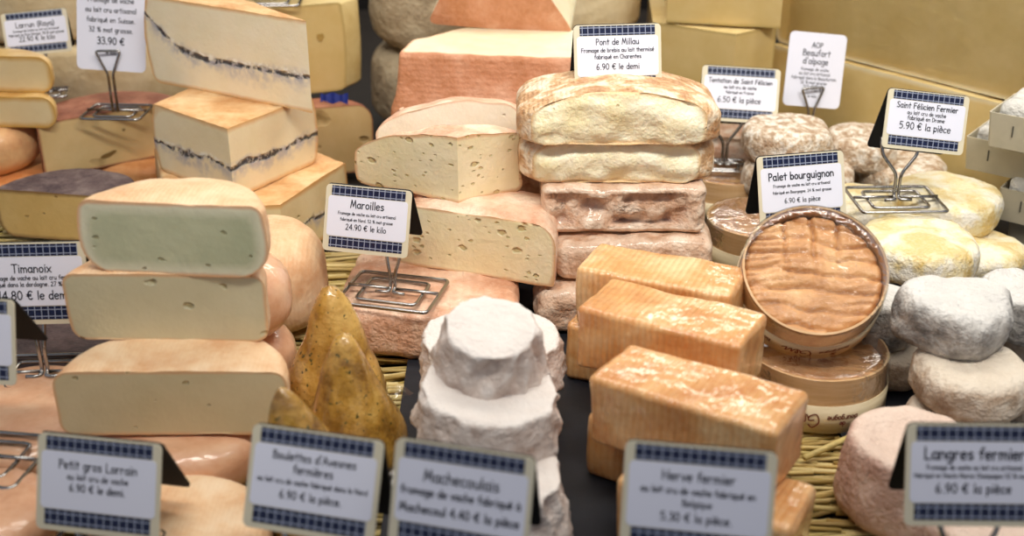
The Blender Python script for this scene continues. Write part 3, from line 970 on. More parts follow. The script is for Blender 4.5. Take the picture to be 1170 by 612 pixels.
def vhit(px, py, p0, p1):
    d = ray(px, py)
    n = Vector((p1.y - p0.y, -(p1.x - p0.x), 0))
    t = (Vector((p0.x, p0.y, 0)) - Vector((0, 0, 0))).dot(n) / d.dot(n)
    return Vector((d.x * t, d.y * t, CAM_Z + d.z * t))
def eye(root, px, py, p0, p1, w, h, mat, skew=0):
    """an eye in a cut face: a thin patch on the face, its dark colour standing in for shade"""
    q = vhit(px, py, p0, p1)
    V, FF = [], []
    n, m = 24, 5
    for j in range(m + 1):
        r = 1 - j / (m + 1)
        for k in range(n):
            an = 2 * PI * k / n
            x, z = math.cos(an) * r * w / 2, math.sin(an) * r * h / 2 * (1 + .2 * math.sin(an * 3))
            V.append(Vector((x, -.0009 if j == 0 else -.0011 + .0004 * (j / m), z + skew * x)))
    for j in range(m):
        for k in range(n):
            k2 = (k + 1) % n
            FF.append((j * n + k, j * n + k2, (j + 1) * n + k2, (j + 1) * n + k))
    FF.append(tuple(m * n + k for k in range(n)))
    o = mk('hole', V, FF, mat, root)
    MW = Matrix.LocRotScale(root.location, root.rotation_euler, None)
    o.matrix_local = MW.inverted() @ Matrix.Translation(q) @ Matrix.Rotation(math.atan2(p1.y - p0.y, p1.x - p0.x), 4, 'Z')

# ------------------------------------------------------------------ purple rind half
pl, pr = gp(8, 270, 0), gp(150, 280, 0)
o = half('half_cheese', pl, pr, .056, ('rind_purple', 'paste_purple'), .02, .004, deep=1.0, disp=lumps(.0016, 30, 21, .0006, 90))
tag(o, 'cut half wheel with dark purple-grey rind and dull yellow inside', 'cheese')

# ------------------------------------------------------------------ far left pile
def rw(loc, R, H, mat, lab, seed, rb=.02, rt=.02, **k):
    o = wheel('whole_cheese', loc, R, H, mat, rb, rt, lumps(.0025, 20, seed, .0008, 80), bulge=.002, seed=seed, wob=.03, **k)
    return tag(o, lab, 'cheese')
p = gp(-20, 228, .02)
rw((p.x, p.y + .06, 0), .085, .04, 'rind_orange', 'orange-brown whole cheese lowest in the pile by the picture edge', 31, .015, .015)
p = gp(-32, 205, .045)
rw((p.x - .016, p.y + .06, .04), .072, .055, 'rind_pinkyellow', 'shiny yellow-pink whole cheese below two pale cut slices', 32, .024, .02)
for i, (py, z, H, pxr, lab) in enumerate(((147, .096, .036, 70, 'lower of two long pale cut slices with rounded golden ends'), (107, .132, .042, 66, 'upper of two long pale cut slices with rounded golden ends'))):
    pl, pr = gp(-90, py - 4, z), gp(pxr - 8, py - 1, z)
    o = half('half_cheese', pl, pr, H, ('rind_raclette', 'paste_raclette'), .015, .015, deep=.6, disp=lumps(.001, 30, 33 + i))
    tag(o, lab, 'cheese', 'pale cut slices')

# ------------------------------------------------------------------ red-topped block and its neighbour
c = gp(130, 190, .03)
rw((c.x + .02, c.y + .10, 0), .115, .034, 'rind_orange', 'flat orange wheel under the red-topped yellow half', 36, .01, .01)
pl, pr = gp(54, 203, .034), gp(215, 172, .034)
o = half('half_cheese', pl, pr, .066, ('rind_app', 'paste_app'), .006, .006, deep=1.0, disp=lumps(.0012, 25, 37))
tag(o, 'yellow cut half with reddish top carrying the tall white card stand', 'cheese')
eye(o, 124, 176, pl, pr, .020, .0055, 'eye_dark', .25)
eye(o, 141, 148, pl, pr, .004, .003, 'eye_dark')
# big pale wheels at the back left
for (px, z, H, R, mat, lab) in ((60, 0, .112, .24, 'rind_beige', 'lower of two big beige wheels behind the tall white card'), (20, .118, .11, .23, 'rind_beige', 'upper of two big beige wheels behind the tall white card')):
    c = gy(px, 60, 1.70)
    o = wheel('whole_cheese', (c.x, 1.63 + R, z), R, H, mat, .012, .012, lumps(.003, 12, 40), cell=.012, bulge=.003)
    tag(o, lab, 'cheese', 'big beige wheels')

# ------------------------------------------------------------------ morbier wedges
MB = ('rind_morbier', 'paste_morbier')
def mz(a, b): return lumps(a, 26, b, .0007, 90)
# bottom wedge
A = gp(238, 322, 0); B = gp(340, 303, 0); 
tip = gp(262, 345, 0)
pts = [gp(326, 304, 0), gp(400, 250, 0), Vector((-.30, 1.42, 0)), Vector((-.42, 1.37, 0)), Vector((-.37, 1.22, 0)), Vector((-.30, 1.17, 0))]
o = world_poly('cheese_wedge', pts, ['c', 'r', 'r', 'r', 'r', 'c'], .07, ('rind_morbier', 'paste_morbier_b'), .006, .004, 0, disp=mz(.0012, 51), bulge=.002)
tag(o, 'lowest wedge with a dark ash line, mostly hidden, beside the straw', 'cheese', 'ash-lined wedges')
# middle wedge: corner towards the camera
zc = .071
tipp = gp(268, 228, zc)
lft = gp(186, 190, zc); rgt = gp(366, 183, zc)
lft = tipp + (gp(180, 193, zc) - tipp) * 1.0
bl = lft + Vector((.05, .12, 0)); br = rgt + Vector((-.06, .10, 0))
pts = [lft, tipp, rgt, br, bl]
o = world_poly('cheese_wedge', pts, ['c', 'c', 'r', 'r', 'r'], .077, MB, .008, .003, zc, r=.03, disp=mz(.0012, 52), bulge=.007)
tag(o, 'middle wedge with a dark ash line, sharp corner pointing forward', 'cheese', 'ash-lined wedges')
# top wedge
zt = .1485
L_ = gp(172, 92, zt); T_ = gp(357, 129, zt)
d = (L_ - T_)
ang = math.radians(-19)
d2 = Vector((d.x * math.cos(ang) - d.y * math.sin(ang), d.x * math.sin(ang) + d.y * math.cos(ang), 0))
pts = [L_, T_, T_ + d2, (L_ + T_ + d2) / 2 + d.normalized() * d.length * .06]
pts = [L_, T_, T_ + d2]
o = world_poly('cheese_wedge', pts, ['c', 'c', 'r'], .098, ('rind_morbier', 'paste_morbier_top'), .008, .004, zt, disp=mz(.001, 53), bulge=.008)
tag(o, 'topmost wedge with a dark ash line across its broad cut face', 'cheese', 'ash-lined wedges')

# ------------------------------------------------------------------ big yellow block behind the wedges, cheese under it
pts = [gy(370, 180, 1.42), gy(425, 180, 1.50), Vector((-.14, 1.62, 0)), Vector((-.36, 1.62, 0)), Vector((-.36, 1.45, 0))]
pl, pr = gy(300, 180, 1.44), gy(424, 180, 1.47)
pl.z = pr.z = 0
o = half('half_cheese', pl, pr, .088, ('rind_app', 'paste_app'), .014, .02, deep=.8, disp=lumps(.0012, 25, 57))
tag(o, 'yellow half cheese with rosy rind under the big yellow block', 'cheese')
q1 = gy(250, 60, 1.47); q2 = gy(412, 60, 1.53)
pts = [Vector((q1.x, 1.47, 0)), Vector((q2.x - .018, 1.53, 0)), Vector((q2.x + .0, 1.56, 0)), Vector((q2.x - .02, 1.61, 0)), Vector((q1.x, 1.60, 0))]
o = world_poly('cheese_block', pts, ['c', 'r', 'r', 'c', 'c'], .112, ('rind_comte', 'paste_comte'), .006, .004, .089, r=.03, disp=lumps(.0012, 20, 58), bulge=.002)
tag(o, 'big yellow block with one round hole behind the ash-lined wedges', 'cheese', 'big yellow blocks')
eye(o, 366, 42, pts[0], pts[1], .0095, .0095, 'eye_light')
# the hole and the blue foil label
p = gy(366, 42, 1.5)
p = gy(380, 98, 1.46)
V, FF = [], []
nu = 12
for i in range(nu + 1):
    for j in range(4):
        x = (i / nu - .5) * .034; y = (j / 3 - .5) * .011
        V.append(Vector((x, .002 * math.sin(i * 1.7) + .002, y + .0015 * math.sin(i * .9 + j))))
for i in range(nu):
    for j in range(3):
        FF.append((i * 4 + j, (i + 1) * 4 + j, (i + 1) * 4 + j + 1, i * 4 + j + 1))
o = mk('foil_label', V, FF, 'blue_foil', loc=(p.x, 1.462, .098), rot=(-.3, 0, -.1))
tag(o, 'crumpled blue foil label at the foot of the big yellow block', 'label')

# ------------------------------------------------------------------ grey stone-like wheels
o = wheel('whole_cheese', (-.112, 1.685, 0), .086, .108, 'rind_stone', .03, .02, lumps(.005, 14, 61, .002, 50), cell=.008, bulge=.006)
tag(o, 'lower of two mottled grey-brown wheels behind the orange block', 'cheese', 'mottled grey wheels')
o = wheel('whole_cheese', (-.106, 1.675, .11), .088, .12, 'rind_stone', .035, .02, lumps(.005, 14, 62, .002, 50), cell=.008, bulge=.006)
tag(o, 'upper of two mottled grey-brown wheels behind the orange block', 'cheese', 'mottled grey wheels')
o = wheel('whole_cheese', (.090, 1.68, .14), .085, .12, 'rind_beige', .012, .012, lumps(.003, 14, 63), cell=.008)
tag(o, 'pale beige wheel behind the Pont de Millau sign', 'cheese', 'big beige wheels')
o = wheel('whole_cheese', (.090, 1.68, 0), .085, .138, 'rind_stone', .02, .02, lumps(.003, 14, 64), cell=.01)
tag(o, 'mottled wheel in the shadow carrying the pale beige wheel', 'cheese', 'mottled grey wheels')

# ------------------------------------------------------------------ orange blocks with cream top
zE = .118
o = wheel('whole_cheese', (-.03, 1.43, 0), .10, .116, 'rind_stone', .02, .014, lumps(.003, 14, 65), cell=.012)
tag(o, 'shadowed wheel hidden under the orange block with cream top', 'cheese', 'mottled grey wheels')
a = gp(448, 140, zE); b = gp(655, 150, zE)
a = Vector((a.x, a.y, 0)); b = Vector((b.x, b.y, 0))
dirv = (b - a).normalized(); back = Vector((-dirv.y, dirv.x, 0))
HE = .078
lv = [(0, .000), (.006, -.004), (.015, -.003), (.03, .001), (.045, .004), (.06, .006), (.072, .007), (HE - .001, .008), (HE, .0095)]
pts = [a, b, b + back * .13, a + back * .13 + dirv * .05, a + back * .06 + dirv * .004]
o = world_poly('cheese_block', pts, ['r', 'c', 'c', 'r', 'r'], HE, ('rind_ossau', 'paste_ossau'), 0, 0, zE, r=.014, top='c', disp=lumps(.0016, 34, 66, .0007, 90), levels=lv, warp=None)
tag(o, 'orange-rinded block with a broad cream cut top behind the pink-topped cheeses', 'cheese', 'orange-rinded blocks')
# the second one leaning on it: orange triangular face between cream cut sides
pts2 = [(-.088, -.016), (.085, -.026), (.02, .075), (-.048, .06)]
P, FL = rounded_poly([Vector(q) for q in pts2], ['r', 'r', 'r', 'r'], .008)
lv = [(0, 0), (.02, 0), (.05, .004), (.09, .018), (.098, .022), (.1, .024)]
cc = gy(585, 28, 1.44)
o = prism('cheese_block', P, ['c'] * len(P), [(z, 0) for z, i in lv], ('rind_ossau', 'paste_ossau'), (cc.x, 1.505, .236), (PI / 2 + .2, 0, -.12), top='r', bottom='r')
tag(o, 'second orange-rinded block tipped on its side on the first', 'cheese', 'orange-rinded blocks')

# ------------------------------------------------------------------ washed-rind square cheeses, left centre
MR = ('rind_maroilles', 'paste_maroilles')
a = gp(380, 402, 0); b = gp(592, 405, 0)
a = Vector((a.x, .985, 0)); b = Vector((b.x, .97, 0))
pts = [a, b, Vector((b.x - .0, 1.12, 0)), Vector((a.x + .012, 1.13, 0))]
o = world_poly('cheese_block', pts, ['r'] * 4, .047, ('rind_maroilles', 'paste_maroilles'), .012, .012, Z0, r=.02, disp=lumps(.004, 22, 71, .0015, 70), dome=.002)
tag(o, 'whole pinkish ridged square cheese under the Maroilles sign stand', 'cheese', 'pink washed-rind cheeses')
zD = .0495
a = gp(452, 300, zD); b = gp(634, 328, zD)
dv = (b - a).normalized(); bk = Vector((-dv.y, dv.x, 0))
pts = [a, b, b + bk * .085 + dv * -.02, a + bk * .10]
lv = profile(.062, .003, .022, .001)
o = world_poly('cheese_wedge', pts, ['c', 'r', 'r', 'r'], .062, ('rind_maroilles_top', 'paste_maroilles'), 0, 0, zD, r=.02, disp=lumps(.0022, 30, 72, .0008, 80), levels=lv, dome=.004)
tag(o, 'large cut wedge with holes, pink rind rounded at its end, right of the Maroilles sign', 'cheese', 'pink washed-rind cheeses')
zD3 = .1135
L_ = gp(408, 208, zD3); T_ = gp(524, 232, zD3); R_ = gp(596, 216, zD3)
pts = [L_, T_, R_, R_ + Vector((-.006, .035, 0)), L_ + Vector((.01, .022, 0))]
def slope3(q):
    t = q.z / .056
    f = .010 - .020 * ((q.x - .02) / .1) ** 2 - .45 * max(0, q.y + .008) + .0025 * nz(q, 45, 4)
    return Vector((q.x, q.y - .08 * q.z, q.z + t * f))
o = world_poly('cheese_wedge', pts, ['c', 'c', 'r', 'r', 'r'], .056, ('rind_maroilles_top', 'paste_maroilles'), .006, .006, zD3, r=.012, disp=lumps(.002, 30, 73, .001, 80), warp=slope3)
tag(o, 'cut corner piece with two cream holey faces and a pink edge', 'cheese', 'pink washed-rind cheeses')
a = Vector((gp(432, 186, zD3).x, 1.185, 0)); b = Vector((gp(596, 186, zD3).x, 1.20, 0))
pts = [a, b, b + Vector((.0, .06, 0)), a + Vector((0.01, .06, 0))]
def hump(q):
    return Vector((q.x, q.y, q.z * (1 - 42 * (q.x - .015) ** 2 - 3.5 * max(0, q.y + .025)) + .002 * nz(q, 40, 9)))
o = world_poly('cheese_wedge', pts, ['c', 'r', 'r', 'r'], .064, ('rind_maroilles_top', 'paste_maroilles_w'), .004, .016, zD3 - .0, r=.01, disp=lumps(.002, 30, 74, .001, 80), warp=hump)
tag(o, 'whitish cut piece standing behind the cut corner piece', 'cheese', 'pink washed-rind cheeses')
pts = [Vector((-.125, 1.14, 0)), Vector((-.03, 1.14, 0)), Vector((-.03, 1.25, 0)), Vector((-.125, 1.25, 0))]
o = world_poly('cheese_block', pts, ['r'] * 4, .109, ('rind_maroilles', 'paste_maroilles'), .012, .012, Z0, r=.02, disp=lumps(.003, 22, 75), dome=0)
tag(o, 'pink washed-rind cheese in the shadow holding up the cut pieces', 'cheese', 'pink washed-rind cheeses')

# ------------------------------------------------------------------ centre stack
CX = 700
def rect_pts(pxl, pxr, py, z, dep, yaw=0):
    a = gp(pxl, py, z); b = gp(pxr, py, z)
    dv = Vector((math.cos(yaw), math.sin(yaw), 0)); bk = Vector((-dv.y, dv.x, 0))
    L = (b - a).length
    b = a + dv * L
    return [Vector((q.x, q.y, 0)) for q in (a, b, b + bk * dep, a + bk * dep)]
GC = 'soft washed-rind cheeses in the tall centre stack'
wr = lumps(.004, 40, 81, .002, 90)
o = world_poly('cheese_block', rect_pts(613, 790, 384, Z0, .085), ['r'] * 4, .044, ('rind_wrinkle',) * 2, .012, .012, Z0, r=.014, disp=wr)
tag(o, 'wrinkled brown block lowest in the centre stack, only its end showing', 'cheese', GC)
o = world_poly('cheese_block', rect_pts(632, 816, 322, .047, .085), ['r'] * 4, .040, ('rind_wrinkle',) * 2, .012, .012, .047, r=.014, disp=lumps(.0035, 40, 82, .002, 90))
tag(o, 'wrinkled brown block second from the bottom of the centre stack', 'cheese', GC)
def wrinkled(p, n, cut):
    front = max(0, -n.y)
    a = .0012 * nz(p, 30, 83)
    a += front * (.013 * NZ.turbulence(Vector((p.x * 38, p.y * 20, p.z * 60)), 3, False) - .006) * (1 if abs(p.z - .024) < .016 else .15)
    return n * a
o = world_poly('cheese_block', rect_pts(618, 806, 268, .088, .085), ['r'] * 4, .047, ('rind_wrinkle',) * 2, .008, .008, .088, r=.012, disp=wrinkled, cell=.0035)
tag(o, 'whole wrapped block with deeply wrinkled front under the two oozing halves', 'cheese', GC)
a = gp(565, 255, .09)
o = world_poly('cheese_block', [Vector((-.012, 1.165, 0)), Vector((.06, 1.165, 0)), Vector((.06, 1.25, 0)), Vector((-.012, 1.25, 0))], ['r'] * 4, .13, ('rind_wrinkle',) * 2, .012, .012, Z0, r=.014, disp=lumps(.003, 40, 85))
tag(o, 'brownish rind peeping out behind the wrinkled block and the cut wedge', 'cheese', GC)
def ooze(seed, L, H, amt):
    def fn(p, n, cut):
        a = .0012 * nz(p, 45, seed)
        if cut:
            t = max(0, min(1, p.z / H))
            a = amt * math.sin(PI * t) + .0055 * nz((p.x, 0, p.z * 1.8), 42, seed) + .003 * nz(p, 85, seed)
            return Vector((0, -a, .0012 * nz(p, 60, seed + 3)))
        return n * a
    return fn
def sag(L, H, k, e):
    def fn(q):
        u = q.x / (L / 2)
        t = q.z / H
        return Vector((q.x, q.y, q.z - t * H * k * u * u + e * nz((q.x, q.y, 0), 28, 3) * t))
    return fn
def demi(z, pxl, pxr, py, H, seed, lab, k=.25, amt=.004, rl=.012, ang=0.0):
    P = rect_pts(pxl, pxr, py, z, .095, ang)
    L = (P[1] - P[0]).length
    c = sum(P, Vector()) / 4
    loc = [Vector((q.x - c.x, q.y - c.y)) for q in P]
    loc = [Matrix.Rotation(-ang, 2) @ q for q in loc]
    e_ = .013
    loc = [loc[0] + Vector((e_, 0)), loc[1] - Vector((e_ * 1.2, 0)), loc[1] + Vector((0, .012)), loc[2], loc[3], loc[0] + Vector((0, .014))]
    Q, FL = rounded_poly(loc, ['c', 'r', 'r', 'r', 'r', 'r'], .016)
    o = prism('half_cheese', Q, FL, profile(H, .008, rl, .001), ('rind_millau', 'paste_millau'), (c.x, c.y, z), (0, 0, ang), disp=ooze(seed, L, H, amt), warp=sag(L, H, k, .003), cell=.0045, dome=.001)
    return tag(o, lab, 'cheese', GC)
demi(.136, 592, 818, 208, .040, 91, 'lower of two oozing cut halves, thinner, creamy yellow inside', k=.12, amt=.006)
demi(.177, 590, 826, 165, .050, 92, 'upper of two oozing cut halves, arched, on top of the centre stack', k=.42, amt=.003)

# ------------------------------------------------------------------ orange brick cheeses
def herve(px, py, z, ang, L=.138, W_=.064, H=.055, seed=0, lab='', tilt=(0, 0)):
    a = gp(px, py, z + H)
    dv = Vector((math.cos(ang), math.sin(ang), 0)); bk = Vector((-dv.y, dv.x, 0))
    c = Vector((a.x, a.y, 0)) + dv * L / 2 + bk * W_ / 2
    P, FL = rounded_poly([Vector((-L / 2, -W_ / 2)), Vector((L / 2, -W_ / 2)), Vector((L / 2, W_ / 2)), Vector((-L / 2, W_ / 2))], ['r'] * 4, .006)
    o = prism('brick_cheese', P, FL, profile(H, .005, .005, 0), ('rind_herve',) * 2, (c.x, c.y, z), (tilt[0], tilt[1], ang), disp=lumps(.0022, 22, seed, .0009, 70), cell=.005)
    return tag(o, lab, 'cheese', 'orange film-wrapped brick cheeses')
A1 = math.radians(-32)
zt = Z0 + .0555
herve(672, 430, zt, A1, seed=101, lab='orange brick in front on top, right behind the Herve fermier sign', L=.14)
herve(658, 350, zt, math.radians(-29), seed=104, lab='orange brick second from the front, on top of the brick pile', L=.136)
herve(657, 305, zt, math.radians(-24), seed=105, lab='orange brick farthest back, on top beside the centre stack', L=.134, W_=.06)
def herve0(px, py, ang, seed, lab, L=.138):
    a = gp(px, py, 0)
    dv = Vector((math.cos(ang), math.sin(ang), 0)); bk = Vector((-dv.y, dv.x, 0))
    W_, H = .062, .0555
    c = Vector((a.x, a.y, 0)) + dv * L / 2 + bk * W_ / 2
    P, FL = rounded_poly([Vector((-L / 2, -W_ / 2)), Vector((L / 2, -W_ / 2)), Vector((L / 2, W_ / 2)), Vector((-L / 2, W_ / 2))], ['r'] * 4, .007)
    o = prism('brick_cheese', P, FL, profile(H, .006, .006, 0), ('rind_herve',) * 2, (c.x, c.y, Z0), (0, 0, ang), disp=lumps(.0024, 22, seed, .0009, 70), cell=.005)
    return tag(o, lab, 'cheese', 'orange film-wrapped brick cheeses')
herve0(700, 622, math.radians(-29), 106, 'orange brick lowest in front, partly hidden by the Herve fermier sign', L=.125)
herve0(668, 544, math.radians(-30), 107, 'orange brick in the lower layer, its end darker beside the slate')
herve0(644, 434, math.radians(-24), 108, 'orange brick at the back of the lower layer, only a narrow end showing')

# ------------------------------------------------------------------ white wrinkled cheeses
def white(cx, cy, z, R, H, seed, lab, rot=(0, 0, 0), flare=.010, sx=1, sy=1):
    def fn(p, n, cut):
        side = max(0, 1 - max(0, n.z) * 1.25)
        ang = math.atan2(p.y, p.x)
        a = .0026 * nz((p.x, p.y, 0), 22, seed)
        fold = NZ.noise(Vector((math.cos(ang) * 2.2 + seed, math.sin(ang) * 2.2, p.z * 34 + 1.5 * nz(p, 18, seed))))
        fold2 = NZ.noise(Vector((p.x * 75, p.y * 75, p.z * 60 + seed)))
        a += side * (.0060 * (1 - 2.6 * abs(fold)) + .0022 * (1 - 2.4 * abs(fold2)) - .004)
        a += .0004 * nz(p, 120, seed)
        return n * a
    P, FL = circle_poly(R, 72, sx, sy, .06, seed)
    lv = []
    for k in range(19):
        t = k / 18
        ins = flare * t ** .8
        if t < .15: ins += .006 * (1 - math.sqrt(max(0, 1 - (1 - t / .15) ** 2)))
        lv.append((H * t * .965, ins))
    lv += [(H * .985, flare + .0006), (H * .997, flare + .002), (H, flare + .004)]
    o = prism('white_cheese', P, FL, lv, ('rind_white',) * 2, (cx, cy, z), rot, disp=fn, cell=.0045)
    return tag(o, lab, 'cheese', 'wrinkled white cheeses in the pile behind the Machecoulais sign')
white(gp(566, 540, .05).x, .724, Z0, .056, .054, 111, 'lowest front white cheese, cut off by the top of the Machecoulais sign', flare=.010)
white(gp(556, 450, .1).x, .775, .057, .056, .039, 112, 'white cheese in the middle of the pile, flat top and creased front', rot=(.06, .06, 0), flare=.008)
white(gp(562, 430, .1).x - .002, .872, .044, .060, .040, 113, 'white cheese at the back of the pile, only its sides showing', flare=.007)
white(gp(562, 420, .1).x, .865, Z0, .055, .042, 115, 'white cheese at the bottom behind, hidden in the pile', flare=.006)
white(gp(557, 410, .115).x, .800, .092, .0455, .048, 114, 'topmost white cheese, tipped forward with a smooth flat top', rot=(.30, .06, 0), flare=.013)

# ------------------------------------------------------------------ cones in film
def cone(px, py_apex, H, R, y, seed, lab, rot=(0, 0, 0), z=Z0):
    ap = gy(px, py_apex, y)
    prof = [(0, 0), (R * .75, 0), (R * .95, .004), (R, .012)]
    for k in range(1, 15):
        t = k / 14
        prof.append((R * (1 - t) ** .82 * (1 + .05 * math.sin(t * 9)) + .0055 * t, .012 + (H - .012) * t))
    prof.append((.0, H + .003))
    V, FF = lathe(prof, 48)
    V = [v + Vector((v.x, v.y, 0)).normalized() * (.0045 * nz(v, 22, seed) + .0012 * nz(v, 60, seed)) if (v.x or v.y) else v for v in V]
    root = empty('cone_cheese', (ap.x, y, z), rot)
    mk('cone_body', V, FF, 'rind_boulette', root)
    # twist of film gathered at the foot
    tw = []
    rr = random.Random(seed)
    n, m = 18, 7
    a0 = rr.uniform(-1.2, -.6) if seed != 121 else -.45
    V, FF = [], []
    for i in range(n):
        t = i / (n - 1)
        for j in range(m):
            s = j / (m - 1) - .5
            wdt = .006 + .022 * t
            rad = R * .97 + .022 * t
            q = Vector((rad * math.cos(a0) - s * wdt * math.sin(a0) * 1.4, rad * math.sin(a0) + s * wdt * math.cos(a0) * 1.4, .012 + .012 * math.sin(t * 2.6) + .003 * math.sin(9 * s + 7 * t)))
            V.append(q)
    for i in range(n - 1):
        for j in range(m - 1):
            FF.append((i * m + j, (i + 1) * m + j, (i + 1) * m + j + 1, i * m + j + 1))
    mk('film_twist', V, FF, 'cling_film_white', root)
    return tag(root, lab, 'cheese', 'mustard-coloured cone cheeses in film')
cone(378, 343, .108, .043, .905, 121, 'mustard cone cheese standing at the back of the three')
cone(393, 382, .112, .044, .815, 122, 'mustard cone cheese in the middle of the three, greenish streak')
cone(358, 440, .117, .041, .735, 123, 'small mustard cone cheese in front, leaning toward the pink cheese', rot=(.03, -.19, 0))

# ------------------------------------------------------------------ boxed cheeses
def boxed(loc, rot, R, lab, seed, Hl=.025, Hi=.048, name='boxed_cheese', print_=True, fill=.007, ang0=0):
    root = empty(name, loc, rot)
    t = .0014
    Rl = R + .0022
    V, FF = lathe([(0, 0), (Rl, 0), (Rl, Hl), (Rl - t, Hl), (Rl - t, .0015), (0, .0015)], 72)
    lid = mk('box_base', V, FF, 'box_lid', root, True)
    V, FF = lathe([(R - t * 1.4, .002), (R, .002), (R, Hi), (R - t * 1.4, Hi)], 72, True)
    V = [Vector((v.x * (1 + .015 * nz(v, 9, seed)), v.y * (1 + .015 * nz(v, 9, seed)), v.z)) for v in V]
    mk('box_ring', V, FF, 'box_wood', root, False)
    # wrinkled cheese inside
    Rc, zt, nn = R - .0025, Hi - fill, 72
    V, FF = [], []
    for j in range(nn + 1):
        for i in range(nn + 1):
            u, w_ = 2 * i / nn - 1, 2 * j / nn - 1
            x = u * math.sqrt(1 - w_ * w_ / 2) * Rc; y = w_ * math.sqrt(1 - u * u / 2) * Rc
            q = Vector((x, y, 0))
            edge = max(0, 1 - (x * x + y * y) / Rc ** 2)
            ph = y * 205 + 1.7 * nz(q, 20, seed) + .8 * nz(q, 55, seed + 1) + .35 * math.sin(x * 60)
            z = -.0058 * (1 - abs(math.sin(ph))) ** 2.0 * (.35 + 1.2 * abs(nz((x * .6, y, 0), 30, seed + 2)))
            ph2 = y * 460 + 3.2 * nz(q, 30, seed + 7)
            z -= .0030 * (1 - abs(math.sin(ph2))) ** 2.5 * max(0, .3 + nz((x, y * .7, 0), 24, seed + 9))
            for gx in (-.36, .03, .42):
                z -= .0040 * math.exp(-((x - gx * Rc + .004 * nz(q, 40, seed + 3)) / .0022) ** 2) * max(0, .25 + y / Rc)
            z += .0022 * nz(q, 18, seed + 4) + .0008 * nz(q, 90, seed + 5)
            z -= .004 * (1 - min(1, edge * 6)) ** 2
            V.append(Vector((x, y, zt - .002 + z)))
    for j in range(nn):
        for i in range(nn):
            k = j * (nn + 1) + i
            FF.append((k, k + 1, k + nn + 2, k + nn + 1))
    rim = [i for i in range(nn + 1)] + [j * (nn + 1) + nn for j in range(1, nn + 1)] + [nn * (nn + 1) + i for i in range(nn - 1, -1, -1)] + [j * (nn + 1) for j in range(nn - 1, 0, -1)]
    o_ = len(V)
    V += [Vector((V[i].x, V[i].y, .003)) for i in rim]
    m_ = len(rim)
    for k in range(m_):
        k2 = (k + 1) % m_
        FF.append((rim[k2], rim[k], o_ + k, o_ + k2))
    FF.append(tuple(o_ + k for k in range(m_))[::-1])
    mk('cheese', V, FF, 'rind_palet', root)
    # film stretched over the rim
    V, FF = lathe([(0, Hi + .0004), (R * .3, Hi + .0005), (R * .6, Hi + .0006), (R * .85, Hi + .0008), (R + .0006, Hi + .0006), (R + .0012, Hi - .004), (R + .0022, Hi - .014), (R + .0028, Hl + .003)], 72)
    V = [v + Vector((0, 0, .0006 * nz(v, 60, seed))) for v in V]
    mk('cling_film', V, FF, 'cling_film', root)
    if print_:
        Rt = Rl + .0004
        def fn2(x, y):   # printed upside down round the band
            a = -PI / 2 + ang0 - x / Rt
            return Vector((Rt * math.cos(a), Rt * math.sin(a), Hl * .5 - y))
        V, FF = text_mesh([('de', -.010, -.0005 + .002, .0042, .0008), ('Bourgogne', -.010, -.007 + .003, .0048, .0008), ('de', .055, .0015, .0042, .0008), ('Bourgogne', .058, -.004, .0048, .0008)], fn2)
        o = mk('lettering', V, FF, 'ink_red', root, False)
        sw = [('s', ((.75, .8), (.5, 1), (.12, .6), (.3, .05), (.7, .2), (.74, .5), (.42, .45))), ('s', ((.74, .5), (.9, .1), (1.1, .5), (.95, .6), (1.0, .05), (1.25, .3), (1.35, .55), (1.4, .1), (1.6, .4), (1.75, .55), (1.7, .1), (2.0, .3)))]
        GL['~'] = (2.1, sw)
        V, FF = text_mesh([('~', .022, -.006, .013, .0011)], fn2)
        mk('emblem', V, FF, 'ink_red', root, False)
    return tag(root, lab, 'boxed cheese', 'brown cheeses in round wooden boxes')
# lower box, then the one leaning on it
b0 = gp(945, 497, 0)
R = .0595
boxed((b0.x, b0.y + R + .002, Z0), (0, 0, 0), R, 'lower round wooden box with a brown cheese, printed pale band, under the tilted box', 131, ang0=.02)
tilt = math.radians(38)
lowc = gp(928, 398, .058)
ctr = Vector((lowc.x, lowc.y, 0))
R1 = .0600
boxed((gp(925, 330, .09).x, .955, .082), (tilt, 0, -.06), R1, 'round wooden box tipped up towards the viewer, wrinkled brown cheese under film', 132, Hl=.022, Hi=.044, ang0=.12)
c = gp(868, 300, .0)
boxed((gp(880, 270, .05).x, 1.20, Z0), (0, 0, 0), .056, 'round wooden box half hidden behind the tipped box and the Palet bourguignon sign', 133, print_=False, fill=.016)
boxed((gp(845, 215, .05).x, 1.355, Z0), (0, 0, 0), .058, 'far round wooden box with a pinkish cheese under the Tentation sign stand', 134, Hl=.022, Hi=.046, print_=False, fill=.004)

# ------------------------------------------------------------------ round cheeses on the right
def rnd(px, py, ztop, wpx, H, mat, seed, lab, group, amp=.003, dy=0, rot=(0, 0, 0), sx=1, sy=1, rt=None, R=None):
    p = gp(px, py, ztop)
    if R is None: R = wpx / 2 * depth(p) / F_PX
    rr_ = rt or min(H * .30, R * .28)
    o = wheel('round_cheese', (p.x, p.y + dy, ztop - H), R, H, mat, rr_, rr_, lumps(amp * 1.3, 26, seed, amp * .6, 75), rot, bulge=.002, wob=.07, seed=seed, sx=sx, sy=sy, cell=.0045, dome=.001)
    return tag(o, lab, 'cheese', group)
GD, GF, GG = 'dry speckled round cheeses at the back', 'creamy yellow round cheeses', 'grey and tan mouldy round cheeses'
